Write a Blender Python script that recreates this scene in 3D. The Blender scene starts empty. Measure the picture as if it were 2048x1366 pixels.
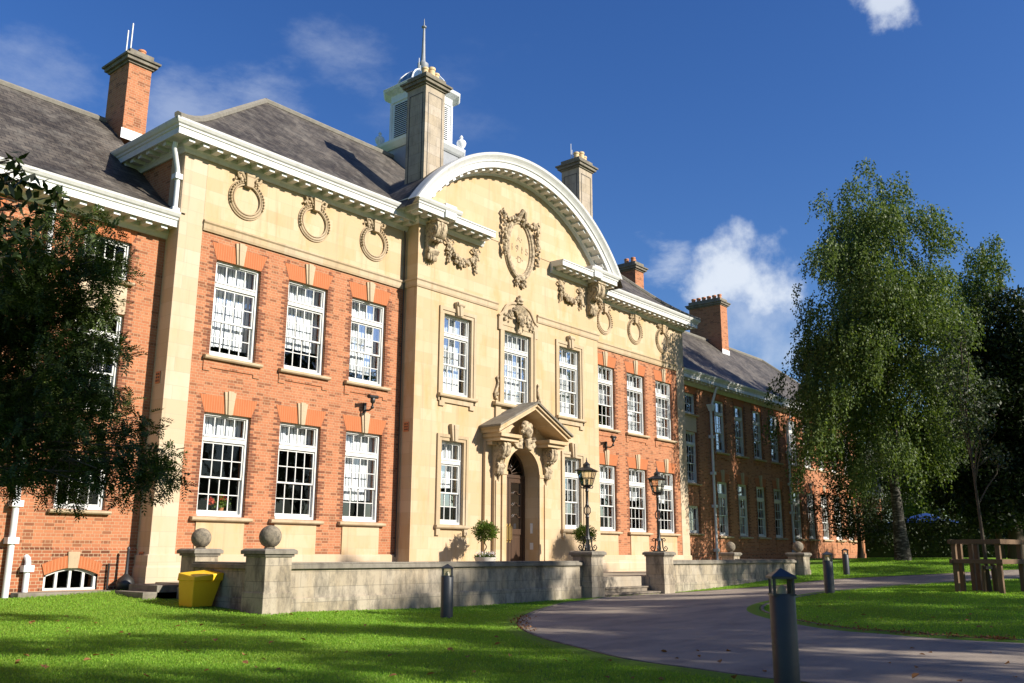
import bpy, bmesh, math, random
import numpy as np
from mathutils import Vector, Matrix
R = math.radians
random.seed(7)
rng = np.random.default_rng(7)
scene = bpy.context.scene
COL = scene.collection

# ------------------------------------------------------------------ camera
cam_d = bpy.data.cameras.new('camera'); cam = bpy.data.objects.new('camera', cam_d); COL.objects.link(cam)
CAM = Vector((-24.6879, -21.0633, 1.35))
_R = Vector((0.64194, -0.76674, 0.00491)); _U = Vector((-0.17534, -0.14056, 0.97442)); _F = Vector((0.74644, 0.62638, 0.22467))
m = Matrix((_R, _U, -_F)).transposed().to_4x4(); m.translation = CAM
cam.matrix_world = m
cam_d.sensor_width = 36; cam_d.lens = 32.1566; cam_d.clip_end = 3000; cam_d.clip_start = 0.1
scene.camera = cam
def at(px, py, depth):
    """world point seen at photo pixel (2048 wide) at a depth in metres"""
    return CAM + (_F + _R*((px-1024)/1829.35) - _U*((py-683)/1829.35))*depth

# ------------------------------------------------------------------ world, sun, exposure
SUN = Vector((0.33, -1.0, 0.57)).normalized()
EL = math.asin(SUN.z); AZ = math.atan2(SUN.x, SUN.y)
scene.view_settings.view_transform = 'Standard'; scene.view_settings.look = 'None'
scene.view_settings.exposure = 0.85; scene.view_settings.gamma = 1
W = bpy.data.worlds.new('World'); scene.world = W; W.use_nodes = True
wt = W.node_tree; wt.nodes.clear()
def wn(t, **k):
    n = wt.nodes.new(t)
    for a, b in k.items(): setattr(n, a, b)
    return n
sky = wn('ShaderNodeTexSky', sky_type='NISHITA'); sky.sun_disc = False
sky.sun_elevation = EL; sky.sun_rotation = AZ
sky.air_density = 1.2; sky.dust_density = 0.5; sky.ozone_density = 5.5; sky.altitude = 100
bg = wn('ShaderNodeBackground'); bg.inputs[1].default_value = 0.069
hsv = wn('ShaderNodeHueSaturation'); hsv.inputs['Saturation'].default_value = 1.2; hsv.inputs['Hue'].default_value = 0.515
hsv.inputs['Value'].default_value = 1.09
wt.links.new(sky.outputs[0], hsv.inputs['Color']); wt.links.new(hsv.outputs[0], bg.inputs[0])
tc = wn('ShaderNodeTexCoord')
def wm(op, a, b=None, c=None):
    n = wn('ShaderNodeMath', operation=op)
    for i, v in enumerate((a, b, c)):
        if v is None: continue
        if isinstance(v, (int, float)): n.inputs[i].default_value = v
        else: wt.links.new(v, n.inputs[i])
    return n.outputs[0]
noi = wn('ShaderNodeTexNoise'); noi.inputs['Scale'].default_value = 9; noi.inputs['Detail'].default_value = 9; noi.inputs['Roughness'].default_value = 0.58
wt.links.new(tc.outputs['Generated'], noi.inputs['Vector'])
noi2 = wn('ShaderNodeTexNoise'); noi2.inputs['Scale'].default_value = 7; noi2.inputs['Detail'].default_value = 8; noi2.inputs['Roughness'].default_value = 0.62
mp = wn('ShaderNodeMapping'); mp.inputs['Scale'].default_value = (1, 1, 2.2); mp.inputs['Location'].default_value = (3.1, 1.7, 0.3)
wt.links.new(tc.outputs['Generated'], mp.inputs[0]); wt.links.new(mp.outputs[0], noi2.inputs['Vector'])
def spot(d, r, stretch=(1, 1, 1)):
    s = wn('ShaderNodeVectorMath', operation='SUBTRACT'); s.inputs[1].default_value = d
    wt.links.new(tc.outputs['Generated'], s.inputs[0])
    t = wn('ShaderNodeVectorMath', operation='MULTIPLY'); t.inputs[1].default_value = [x/r for x in stretch]
    wt.links.new(s.outputs[0], t.inputs[0])
    l = wn('ShaderNodeVectorMath', operation='LENGTH'); wt.links.new(t.outputs[0], l.inputs[0])
    return wm('SUBTRACT', 1.0, l.outputs['Value'])
# clouds: (direction, radius, density gain, max cover)
fac = None
for d, r, st, gain, cap, nz in [((0.862, 0.415, 0.282), 0.118, (1, 1, 2.1), 2.2, 0.92, noi), ((0.826, 0.468, 0.305), 0.05, (1, 1, 1.5), 1.6, 0.55, noi2),
        ((0.868, 0.420, 0.258), 0.12, (1, 1, 1.5), 1.3, 0.55, noi), ((0.83, 0.235, 0.520), 0.050, (1, 1, 0.9), 2.8, 0.8, noi),
        ((0.422, 0.793, 0.430), 0.10, (1, 1, 1.5), 1.2, 0.34, noi2), ((0.484, 0.743, 0.455), 0.08, (1, 1, 1.6), 1.2, 0.34, noi2), ((0.62, 0.62, 0.46), 0.12, (1, 1, 1.6), 0.7, 0.25, noi2),
        ((0.305, 0.846, 0.430), 0.10, (1, 1, 1.6), 1.1, 0.28, noi2), ((0.547, 0.676, 0.495), 0.08, (1, 1, 1.5), 1.1, 0.28, noi2)]:
    v = wm('ADD', spot(d, r, st), wm('MULTIPLY', wm('SUBTRACT', nz.outputs[0], 0.55), 3.4))
    v = wm('MULTIPLY', v, gain)
    mr = wn('ShaderNodeMapRange', interpolation_type='SMOOTHSTEP'); wt.links.new(v, mr.inputs[0])
    mr.inputs[1].default_value = 0.0; mr.inputs[2].default_value = 1.5; mr.inputs[4].default_value = cap
    fac = mr.outputs[0] if fac is None else wm('MAXIMUM', fac, mr.outputs[0])
# thin veil of pale haze low over the horizon
sep = wn('ShaderNodeSeparateXYZ'); wt.links.new(tc.outputs['Generated'], sep.inputs[0])
bgc = wn('ShaderNodeBackground'); bgc.inputs[0].default_value = (0.83, 0.9, 1.0, 1); bgc.inputs[1].default_value = 0.54
mx = wn('ShaderNodeMixShader'); wt.links.new(fac, mx.inputs[0]); wt.links.new(bg.outputs[0], mx.inputs[1]); wt.links.new(bgc.outputs[0], mx.inputs[2])
wo = wn('ShaderNodeOutputWorld'); wt.links.new(mx.outputs[0], wo.inputs[0])
ld = bpy.data.lights.new('sun', 'SUN'); ld.energy = 5.0; ld.angle = R(0.5); ld.color = (1.0, 0.935, 0.82)
sun = bpy.data.objects.new('sun', ld); COL.objects.link(sun)
sun.rotation_euler = (-SUN).to_track_quat('-Z', 'Y').to_euler(); sun.location = (10, -60, 60)

# ------------------------------------------------------------------ helpers
class MB:
    def __init__(s): s.v = []; s.f = []; s.m = []; s.cur = 0
    def add(s, vs, fs, mi=None):
        o = len(s.v); s.v += [tuple(p) for p in vs]
        for f in fs: s.f.append(tuple(o+i for i in f)); s.m.append(s.cur if mi is None else mi)
    def quad(s, a, b, c, d, mi=None): s.add((a, b, c, d), ((0, 1, 2, 3),), mi)
    def box(s, x0, x1, y0, y1, z0, z1, mi=None):
        s.add([(x0,y0,z0),(x1,y0,z0),(x1,y1,z0),(x0,y1,z0),(x0,y0,z1),(x1,y0,z1),(x1,y1,z1),(x0,y1,z1)],
              [(0,3,2,1),(4,5,6,7),(0,1,5,4),(1,2,6,5),(2,3,7,6),(3,0,4,7)], mi)
    def taper(s, cx, cy, z0, z1, a0, b0, a1, b1, mi=None):
        s.add([(cx-a0,cy-b0,z0),(cx+a0,cy-b0,z0),(cx+a0,cy+b0,z0),(cx-a0,cy+b0,z0),(cx-a1,cy-b1,z1),(cx+a1,cy-b1,z1),(cx+a1,cy+b1,z1),(cx-a1,cy+b1,z1)],
              [(0,3,2,1),(4,5,6,7),(0,1,5,4),(1,2,6,5),(2,3,7,6),(3,0,4,7)], mi)
    def prism(s, poly, y0, y1, mi=None, axis='y'):
        """polygon of (x,z) extruded along y (or (y,z) along x)"""
        n = len(poly)
        if axis == 'y': vs = [(p[0], y0, p[1]) for p in poly]+[(p[0], y1, p[1]) for p in poly]
        elif axis == 'x': vs = [(y0, p[0], p[1]) for p in poly]+[(y1, p[0], p[1]) for p in poly]
        else: vs = [(p[0], p[1], y0) for p in poly]+[(p[0], p[1], y1) for p in poly]
        s.add(vs, [tuple(range(n)), tuple(range(2*n-1, n-1, -1))]+[(i, i+n, (i+1) % n+n, (i+1) % n) for i in range(n)], mi)
    def tube(s, pts, r, n=8, mi=None, caps=True):
        pts = [Vector(p) for p in pts]; rs = r if isinstance(r, (list, tuple)) else [r]*len(pts)
        o = len(s.v); prev = None
        for i, p in enumerate(pts):
            d = (pts[min(i+1, len(pts)-1)]-pts[max(i-1, 0)]).normalized()
            if prev is None: u = d.orthogonal().normalized()
            else:
                u = prev-d*prev.dot(d)
                u = u.normalized() if u.length > 1e-6 else d.orthogonal().normalized()
            prev = u; w = d.cross(u)
            for k in range(n):
                a = 2*math.pi*k/n; q = p+(u*math.cos(a)+w*math.sin(a))*rs[i]; s.v.append(tuple(q))
        mi = s.cur if mi is None else mi
        for i in range(len(pts)-1):
            for k in range(n):
                s.f.append((o+i*n+k, o+i*n+(k+1) % n, o+(i+1)*n+(k+1) % n, o+(i+1)*n+k)); s.m.append(mi)
        if caps:
            s.f.append(tuple(o+k for k in range(n-1, -1, -1))); s.m.append(mi)
            e = o+(len(pts)-1)*n; s.f.append(tuple(e+k for k in range(n))); s.m.append(mi)
    def lathe(s, prof, c=(0, 0, 0), n=20, mi=None, axis='z', a0=0):
        """profile [(radius, height)] around an axis"""
        o = len(s.v); mi = s.cur if mi is None else mi
        for r_, h in prof:
            for k in range(n):
                a = 2*math.pi*k/n+a0; x, y = r_*math.cos(a), r_*math.sin(a)
                s.v.append((c[0]+x, c[1]+y, c[2]+h) if axis == 'z' else ((c[0]+h, c[1]+x, c[2]+y) if axis == 'x' else (c[0]+x, c[1]+h, c[2]+y)))
        for i in range(len(prof)-1):
            for k in range(n):
                s.f.append((o+i*n+k, o+i*n+(k+1) % n, o+(i+1)*n+(k+1) % n, o+(i+1)*n+k)); s.m.append(mi)
        s.f.append(tuple(o+k for k in range(n-1, -1, -1))); s.m.append(mi)
        e = o+(len(prof)-1)*n; s.f.append(tuple(e+k for k in range(n))); s.m.append(mi)
    def ball(s, c, r, n=8, mi=None):
        rr = r if isinstance(r, (tuple, list)) else (r, r, r)
        o = len(s.v); mi = s.cur if mi is None else mi; h = max(3, n//2+1)
        for i in range(1, h):
            t = math.pi*i/h
            for k in range(n):
                a = 2*math.pi*k/n
                s.v.append((c[0]+rr[0]*math.sin(t)*math.cos(a), c[1]+rr[1]*math.sin(t)*math.sin(a), c[2]+rr[2]*math.cos(t)))
        s.v.append((c[0], c[1], c[2]+rr[2])); s.v.append((c[0], c[1], c[2]-rr[2])); T = len(s.v)-2
        for k in range(n):
            s.f.append((o+k, o+(k+1) % n, T)); s.m.append(mi)
            b = o+(h-2)*n; s.f.append((b+(k+1) % n, b+k, T+1)); s.m.append(mi)
        for i in range(h-2):
            for k in range(n):
                s.f.append((o+i*n+k, o+(i+1)*n+k, o+(i+1)*n+(k+1) % n, o+i*n+(k+1) % n)); s.m.append(mi)
    def sweep(s, path, prof, mi=None):
        """profile [(outward offset, z)] swept along an (x,y) path with mitred corners; outward is right of travel"""
        P = [Vector((p[0], p[1])) for p in path]; o = len(s.v); n = len(prof); mi = s.cur if mi is None else mi
        for i, p in enumerate(P):
            ds = []
            if i > 0: ds.append((P[i]-P[i-1]).normalized())
            if i < len(P)-1: ds.append((P[i+1]-P[i]).normalized())
            ns = [Vector((d.y, -d.x)) for d in ds]
            nn = ns[0] if len(ns) == 1 else (ns[0]+ns[1])/(1+ns[0].dot(ns[1]))
            for off, z in prof: s.v.append((p.x+nn.x*off, p.y+nn.y*off, z))
        for i in range(len(P)-1):
            for k in range(n-1):
                s.f.append((o+i*n+k, o+(i+1)*n+k, o+(i+1)*n+k+1, o+i*n+k+1)); s.m.append(mi)
        s.f.append(tuple(o+k for k in range(n-1, -1, -1))); s.m.append(mi)
        e = o+(len(P)-1)*n; s.f.append(tuple(e+k for k in range(n))); s.m.append(mi)
    def mesh(s, name, mats, smooth=False):
        me = bpy.data.meshes.new(name); me.from_pydata(s.v, [], s.f)
        for q in (mats if isinstance(mats, (list, tuple)) else [mats]): me.materials.append(q)
        me.polygons.foreach_set('material_index', s.m)
        me.update()
        bm = bmesh.new(); bm.from_mesh(me); bmesh.ops.recalc_face_normals(bm, faces=bm.faces); bm.to_mesh(me); bm.free()
        if smooth: me.polygons.foreach_set('use_smooth', [True]*len(me.polygons)); me.set_sharp_from_angle(angle=R(42))
        return me
    def build(s, name, mats, parent=None, smooth=False, bevel=0):
        o = bpy.data.objects.new(name, s.mesh(name, mats, smooth)); COL.objects.link(o)
        if parent: o.parent = parent
        if bevel:
            b = o.modifiers.new('bevel', 'BEVEL'); b.width = bevel; b.segments = 2; b.limit_method = 'ANGLE'; b.angle_limit = R(50)
        return o
def thing(name, label, cat, loc=(0, 0, 0), rz=0, group=None):
    o = bpy.data.objects.new(name, None); COL.objects.link(o); o.location = loc; o.rotation_euler = (0, 0, rz)
    o.empty_display_size = 0.2
    return tag(o, label, cat, group)
def tag(o, label, cat, group=None):
    o['label'] = label; o['category'] = cat
    if group: o['group'] = group
    return o
def link_mesh(name, me, parent, loc=(0, 0, 0)):
    o = bpy.data.objects.new(name, me); COL.objects.link(o); o.parent = parent; o.location = loc
    return o
def dup(root, loc, rz=0, label=None, scale=None):
    kids = {}
    for q in bpy.data.objects:
        if q.parent: kids.setdefault(q.parent.name, []).append(q)
    def cp(o, par):
        c = o.copy(); COL.objects.link(c)
        if par: c.parent = par
        for ch in kids.get(o.name, []): cp(ch, c)
        return c
    r = cp(root, None); r.location = loc; r.rotation_euler = (0, 0, rz)
    if label: r['label'] = label
    if scale: r.scale = (scale,)*3
    return r

# ------------------------------------------------------------------ terrain
CP = np.array([(-24.7,-21,.0),(-15.6,-17,.06),(-10.6,-7.5,.03),(-13.2,-5.3,.13),(-8,-5.3,.03),(-2.5,-5.4,.06),(2.5,-5.3,.07),(13.2,-5.2,.5),
(-.4,-11.5,.34),(14.2,-6.5,.5),(-16,.5,.34),(-13.4,.3,.45),(-13.7,-2.9,.22),(-20,.5,.25),(2,-14.2,.38),(20,-7.1,1.0),(41,-3.5,1.15),(36,0,1.1),
(-20,-10,.12),(-30,-10,.1),(-40,-30,0),(-20,-40,0),(0,-40,.2),(0,-25,.2),(20,-25,.5),(40,-30,.9),(0,30,.7),(-40,20,.4),(70,0,1.3),(70,50,1.5),(-60,-60,0),(60,-60,1.0),(0,60,.8),(100,20,1.6)])
def _tps(P, lam=.002):
    n = len(P); xy = P[:, :2]/20
    d = np.linalg.norm(xy[:, None]-xy[None], axis=-1); K = np.where(d > 0, d*d*np.log(d+1e-12), 0)+lam*np.eye(n)
    A = np.zeros((n+3, n+3)); A[:n, :n] = K; A[:n, n] = 1; A[:n, n+1:] = xy; A[n, :n] = 1; A[n+1:, :n] = xy.T
    return xy, np.linalg.solve(A, np.r_[P[:, 2], 0, 0, 0])
_XY, _WW = _tps(CP)
def gz(x, y):
    x = np.asarray(x, float); y = np.asarray(y, float); q = np.stack([x, y], -1)/20
    d = np.linalg.norm(q[..., None, :]-_XY, axis=-1); K = np.where(d > 0, d*d*np.log(d+1e-12), 0)
    z = K@_WW[:-3]+_WW[-3]+q@_WW[-2:]
    r = np.hypot(x-10, y); t = np.clip((r-70)/60, 0, 1)
    return z*(1-t)+1.2*t
def G(x, y): return float(gz(x, y))

# ------------------------------------------------------------------ materials
class NT:
    def __init__(s, name):
        s.mat = bpy.data.materials.new(name); s.mat.use_nodes = True; s.t = s.mat.node_tree; s.b = s.t.nodes['Principled BSDF']
    def n(s, t, **k):
        q = s.t.nodes.new(t)
        for a, b in k.items(): setattr(q, a, b)
        return q
    def l(s, a, b): s.t.links.new(a, b)
    def math(s, op, a, b=None):
        q = s.n('ShaderNodeMath', operation=op)
        for i, v in enumerate((a, b)):
            if v is None: continue
            if isinstance(v, (int, float)): q.inputs[i].default_value = v
            else: s.l(v, q.inputs[i])
        return q.outputs[0]
    def noise(s, scale, vec=None, detail=4, rough=0.55):
        q = s.n('ShaderNodeTexNoise'); q.inputs['Scale'].default_value = scale; q.inputs['Detail'].default_value = detail; q.inputs['Roughness'].default_value = rough
        s.l(vec if vec is not None else s.pos(), q.inputs['Vector']); return q.outputs[0]
    def pos(s):
        if not hasattr(s, '_p'): s._p = s.n('ShaderNodeTexCoord').outputs['Object']
        return s._p
    def scaled(s, sc, vec=None):
        q = s.n('ShaderNodeMapping'); q.inputs['Scale'].default_value = sc; s.l(vec if vec is not None else s.pos(), q.inputs[0]); return q.outputs[0]
    def wall(s):
        """(along wall, height) coordinates for walls facing any of four sides"""
        g = s.n('ShaderNodeNewGeometry'); sn = s.n('ShaderNodeSeparateXYZ'); s.l(g.outputs['True Normal'], sn.inputs[0])
        sp = s.n('ShaderNodeSeparateXYZ'); s.l(s.pos(), sp.inputs[0])
        side = s.math('GREATER_THAN', s.math('ABSOLUTE', sn.outputs[0]), 0.71)
        a = s.math('ADD', s.math('MULTIPLY', sp.outputs[0], s.math('SUBTRACT', 1.0, side)), s.math('MULTIPLY', sp.outputs[1], side))
        flat = s.math('GREATER_THAN', s.math('ABSOLUTE', sn.outputs[2]), 0.9)
        h = s.math('ADD', s.math('MULTIPLY', sp.outputs[2], s.math('SUBTRACT', 1.0, flat)), s.math('MULTIPLY', sp.outputs[1], flat))
        c = s.n('ShaderNodeCombineXYZ'); s.l(a, c.inputs[0]); s.l(h, c.inputs[1]); return c.outputs[0]
    def ramp(s, v, stops):
        q = s.n('ShaderNodeValToRGB'); s.l(v, q.inputs[0])
        while len(q.color_ramp.elements) < len(stops): q.color_ramp.elements.new(0.5)
        for e, (p, c) in zip(q.color_ramp.elements, stops): e.position = p; e.color = (*c, 1) if len(c) == 3 else c
        return q.outputs[0]
    def mix(s, f, a, b, mode='MIX'):
        q = s.n('ShaderNodeMix', data_type='RGBA', blend_type=mode)
        for i, v in ((0, f), (6, a), (7, b)):
            if isinstance(v, (int, float)): q.inputs[i].default_value = v
            elif isinstance(v, tuple): q.inputs[i].default_value = (*v, 1)
            else: s.l(v, q.inputs[i])
        return q.outputs[2]
    def out(s, color=None, rough=0.7, bump=None, strength=0.3, dist=0.01, metal=0, spec=0.3):
        b = s.b
        if isinstance(color, tuple): b.inputs['Base Color'].default_value = (*color, 1)
        elif color is not None: s.l(color, b.inputs['Base Color'])
        if isinstance(rough, (int, float)): b.inputs['Roughness'].default_value = rough
        else: s.l(rough, b.inputs['Roughness'])
        b.inputs['Metallic'].default_value = metal; b.inputs['Specular IOR Level'].default_value = spec
        if bump is not None:
            q = s.n('ShaderNodeBump'); q.inputs['Strength'].default_value = strength; q.inputs['Distance'].default_value = dist
            s.l(bump, q.inputs['Height']); s.l(q.outputs[0], b.inputs['Normal'])
        return s.mat
def brick_mat(name, c1, c2, mortar, dark=(0.085, 0.032, 0.017), darkamt=0.5):
    c1, c2, mortar = (tuple(x*0.82 for x in c) for c in (c1, c2, mortar))
    t = NT(name); w = t.wall(); q = t.n('ShaderNodeTexBrick'); t.l(w, q.inputs['Vector'])
    q.offset = 0.5; q.squash = 0.5; q.squash_frequency = 2
    for k, v in (('Scale', 1), ('Mortar Size', 0.0065), ('Mortar Smooth', 0.2), ('Bias', 0.0), ('Brick Width', 0.225), ('Row Height', 0.075)): q.inputs[k].default_value = v
    q.inputs['Color1'].default_value = (*c1, 1); q.inputs['Color2'].default_value = (*c2, 1); q.inputs['Mortar'].default_value = (*mortar, 1)
    # single over-burnt bricks: a cell value per brick position
    sc = t.n('ShaderNodeVectorMath', operation='MULTIPLY'); sc.inputs[1].default_value = (1/0.225, 1/0.075, 1); t.l(w, sc.inputs[0])
    fl = t.n('ShaderNodeVectorMath', operation='FLOOR'); t.l(sc.outputs[0], fl.inputs[0])
    wh = t.n('ShaderNodeTexWhiteNoise', noise_dimensions='2D'); t.l(fl.outputs[0], wh.inputs['Vector'])
    sel = t.math('MULTIPLY', t.math('GREATER_THAN', wh.outputs['Value'], 0.85), darkamt)
    sel = t.math('MULTIPLY', sel, t.math('SUBTRACT', 1.0, q.outputs['Fac']))
    c = t.mix(sel, q.outputs['Color'], dark)
    n1 = t.noise(0.5, detail=5); n2 = t.noise(6, detail=4)
    c = t.mix(t.math('MULTIPLY', n1, 0.55), c, t.mix(1.0, c, (0.62, 0.52, 0.45), 'MULTIPLY'))
    c = t.mix(t.math('MULTIPLY', n2, 0.5), c, t.mix(1.0, c, (1.35, 1.3, 1.25), 'MULTIPLY'))
    h = t.math('ADD', t.math('SUBTRACT', 1.0, q.outputs['Fac']), t.math('MULTIPLY', n2, 0.4))
    return t.out(c, 0.85, h, 0.5, 0.008, spec=0.2)
M = {}
M['brick'] = brick_mat('orange red brick', (0.505, 0.208, 0.103), (0.405, 0.153, 0.075), (0.47, 0.32, 0.20))
M['brick_plinth'] = brick_mat('darker plinth brick', (0.44, 0.16, 0.075), (0.30, 0.10, 0.05), (0.50, 0.38, 0.25), darkamt=0.8)
M['brick_dark'] = (lambda t: t.out(t.ramp(t.noise(14, detail=3), [(0.3, (0.11, 0.037, 0.019)), (0.7, (0.21, 0.073, 0.035))]), 0.85, t.noise(60), 0.3, 0.004))(NT('dark red dressing brick'))
def _rubbed():
    t = NT('rubbed orange brick'); sp = t.n('ShaderNodeSeparateXYZ'); t.l(t.pos(), sp.inputs[0])
    w = t.n('ShaderNodeTexWave', wave_type='BANDS', bands_direction='X'); w.inputs['Scale'].default_value = 4.3; w.inputs['Distortion'].default_value = 0.3; t.l(t.pos(), w.inputs[0])
    j = t.math('LESS_THAN', w.outputs[1], 0.045)
    c = t.mix(t.noise(3), (0.33, 0.095, 0.031), (0.41, 0.130, 0.047)); c = t.mix(t.math('MULTIPLY', j, 0.35), c, (0.55, 0.34, 0.19))
    return t.out(c, 0.8)
M['rubbed'] = _rubbed()
def stone_mat(name, base, joint=0.22, var=1.0, bw=0.95, bh=0.36, stain=0.5, weather=0.0):
    t = NT(name); w = t.wall(); q = t.n('ShaderNodeTexBrick'); t.l(w, q.inputs['Vector'])
    for k, v in (('Scale', 1), ('Mortar Size', 0.006), ('Mortar Smooth', 0.3), ('Bias', 0.0), ('Brick Width', bw), ('Row Height', bh)): q.inputs[k].default_value = v
    b = Vector(base)*0.82
    q.inputs['Color1'].default_value = (*(b*1.05), 1); q.inputs['Color2'].default_value = (b.x*(1-.07*var), b.y*(1-.11*var), b.z*(1-.20*var), 1); q.inputs['Mortar'].default_value = (*(b*(1-joint)), 1)
    n = t.noise(0.9, detail=6, rough=0.6); n2 = t.noise(1.0, t.scaled((1.6, 1.6, 0.55)), 5, 0.65)
    c = t.mix(t.math('MULTIPLY', t.ramp(n2, [(0.5, (0, 0, 0)), (0.68, (1, 1, 1))]), stain), q.outputs['Color'], (b.x*0.93, b.y*0.76, b.z*0.50))
    c = t.mix(t.math('MULTIPLY', n, 0.35), c, (b.x*0.8, b.y*0.78, b.z*0.75))
    sk = t.noise(1.0, t.scaled((5.5, 5.5, 0.22)), 6, 0.7)     # rain streaks
    c = t.mix(t.math('MULTIPLY', t.ramp(sk, [(0.54, (0, 0, 0)), (0.72, (1, 1, 1))]), 0.42), c, (b.x*0.52, b.y*0.47, b.z*0.42))
    if weather:
        d = t.noise(2.2, t.scaled((1.4, 1.4, 0.6)), 8, 0.7); d2 = t.noise(14, detail=6, rough=0.7)
        c = t.mix(t.math('MULTIPLY', t.ramp(d, [(0.44, (0, 0, 0)), (0.66, (1, 1, 1))]), weather), c, (0.085, 0.075, 0.062))
        c = t.mix(t.math('MULTIPLY', t.ramp(d2, [(0.55, (0, 0, 0)), (0.75, (1, 1, 1))]), weather*0.6), c, (0.10, 0.09, 0.07))
    h = t.math('ADD', t.math('SUBTRACT', 1.0, q.outputs['Fac']), t.math('MULTIPLY', t.noise(25, detail=5), 0.5))
    return t.out(c, 0.85, h, 0.25, 0.008, spec=0.2)
M['stone'] = stone_mat('honey limestone', (0.61, 0.485, 0.355), stain=0.36)
M['stone_bay'] = stone_mat('golden limestone', (0.60, 0.458, 0.305), joint=0.16, stain=0.8, var=1.3)
M['stone_trim'] = stone_mat('moulded limestone', (0.54, 0.425, 0.29), bw=1.4, bh=3, stain=0.4, weather=0.18)
M['stone_carved'] = (lambda t: t.out(t.mix(t.ramp(t.noise(9, detail=6, rough=0.65), [(0.42, (0, 0, 0)), (0.66, (1, 1, 1))]), (0.45, 0.355, 0.235), (0.12, 0.092, 0.062)), 0.9, t.noise(40), 0.4, 0.01))(NT('carved weathered limestone'))
M['stone_wall'] = stone_mat('weathered grey limestone', (0.44, 0.38, 0.295), joint=0.55, bw=0.75, bh=0.31, stain=0.4, weather=0.9)
M['stone_grey'] = stone_mat('grey chimney ashlar', (0.48, 0.41, 0.33), joint=0.5, bw=0.62, bh=0.36, stain=0.25, weather=0.42)
M['stone_cap'] = stone_mat('lichened coping stone', (0.26, 0.235, 0.195), bw=1.3, bh=3, stain=0.1, weather=0.7)
M['paving'] = stone_mat('pale paving stone', (0.42, 0.36, 0.28), bw=0.7, bh=0.5, stain=0.2, weather=0.3)
def _paint(name, c, rough=0.45):
    c = tuple(x*0.85 for x in c)
    t = NT(name); n = t.noise(1.4, detail=6); g = t.ramp(t.noise(2.0, t.scaled((3, 3, 0.5)), 7, 0.7), [(0.5, (0, 0, 0)), (0.72, (1, 1, 1))]); return t.out(t.mix(t.math('MULTIPLY', g, 0.4), t.mix(t.math('MULTIPLY', n, 0.4), c, tuple(x*0.83 for x in c)), (c[0]*.55, c[1]*.52, c[2]*.46)), rough, t.noise(30), 0.05, 0.004)
M['white'] = _paint('white gloss paint', (0.70, 0.695, 0.67))
M['white_metal'] = _paint('white painted iron', (0.78, 0.79, 0.80))
M['cupola'] = _paint('white painted timber', (0.80, 0.82, 0.84))
def _slate():
    t = NT('grey slate'); w = t.wall(); q = t.n('ShaderNodeTexBrick'); t.l(w, q.inputs['Vector'])
    for k, v in (('Scale', 1), ('Mortar Size', 0.008), ('Mortar Smooth', 0.1), ('Bias', -0.1), ('Brick Width', 0.28), ('Row Height', 0.135)): q.inputs[k].default_value = v
    q.inputs['Color1'].default_value = (0.118, 0.100, 0.082, 1); q.inputs['Color2'].default_value = (0.050, 0.043, 0.037, 1); q.inputs['Mortar'].default_value = (0.022, 0.02, 0.02, 1)
    n = t.noise(0.45, t.scaled((1.2, 1, 0.5)), 6, 0.65)
    c = t.mix(t.ramp(n, [(0.42, (0, 0, 0)), (0.62, (1, 1, 1))]), q.outputs['Color'], t.mix(1.0, q.outputs['Color'], (0.42, 0.40, 0.39), 'MULTIPLY'))
    n5 = t.noise(1.1, t.scaled((2.2, 2.2, 0.4)), 5, 0.7); c = t.mix(t.math('MULTIPLY', t.ramp(n5, [(0.5, (0, 0, 0)), (0.7, (1, 1, 1))]), 0.5), c, (0.19, 0.172, 0.145))
    n3 = t.noise(5, detail=8, rough=0.75)
    c = t.mix(t.math('MULTIPLY', t.ramp(n3, [(0.56, (0, 0, 0)), (0.72, (1, 1, 1))]), 0.5), c, (0.23, 0.20, 0.15))
    sp = t.n('ShaderNodeSeparateXYZ'); t.l(w, sp.inputs[0])
    saw = t.math('FRACT', t.math('DIVIDE', sp.outputs[1], 0.135))
    h = t.math('ADD', t.math('SUBTRACT', 1.0, saw), t.math('MULTIPLY', t.math('SUBTRACT', 1.0, q.outputs['Fac']), 0.6))
    return t.out(c, 0.62, h, 0.6, 0.02, spec=0.3)
M['slate'] = _slate()
M['ridge'] = (lambda t: t.out(t.mix(t.noise(6, detail=6), (0.25, 0.23, 0.19), (0.11, 0.10, 0.085)), 0.85, t.noise(9), 0.5, 0.02))(NT('pale ridge tile'))
M['lead'] = (lambda t: t.out(t.mix(t.noise(3, detail=6), (0.17, 0.18, 0.20), (0.30, 0.31, 0.33)), 0.5, t.noise(5), 0.2, 0.02))(NT('lead sheet'))
M['dome'] = (lambda t: t.out(t.mix(t.noise(2, detail=5), (0.06, 0.12, 0.22), (0.12, 0.20, 0.31)), 0.35, spec=0.5))(NT('blue grey lead dome'))
M['terracotta'] = (lambda t: t.out(t.mix(t.noise(5), (0.42, 0.16, 0.075), (0.52, 0.23, 0.11)), 0.8))(NT('terracotta'))
M['buffpot'] = (lambda t: t.out(t.mix(t.noise(5), (0.50, 0.36, 0.20), (0.62, 0.46, 0.27)), 0.8))(NT('buff clay'))
M['black'] = (lambda t: t.out(t.mix(t.noise(8), (0.012, 0.012, 0.012), (0.03, 0.027, 0.024)), 0.42, t.noise(40), 0.1, 0.003, spec=0.5))(NT('black painted iron'))
M['bollard'] = (lambda t: t.out(t.mix(t.noise(6, detail=5), (0.020, 0.022, 0.026), (0.036, 0.039, 0.045)), 0.42, t.noise(120), 0.05, 0.002, spec=0.5))(NT('dark grey powder coat'))
M['door'] = (lambda t: t.out(t.mix(t.noise(3, t.scaled((6, 6, 0.6)), 5), (0.035, 0.018, 0.010), (0.075, 0.038, 0.020)), 0.4, spec=0.5))(NT('dark oak'))
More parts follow.
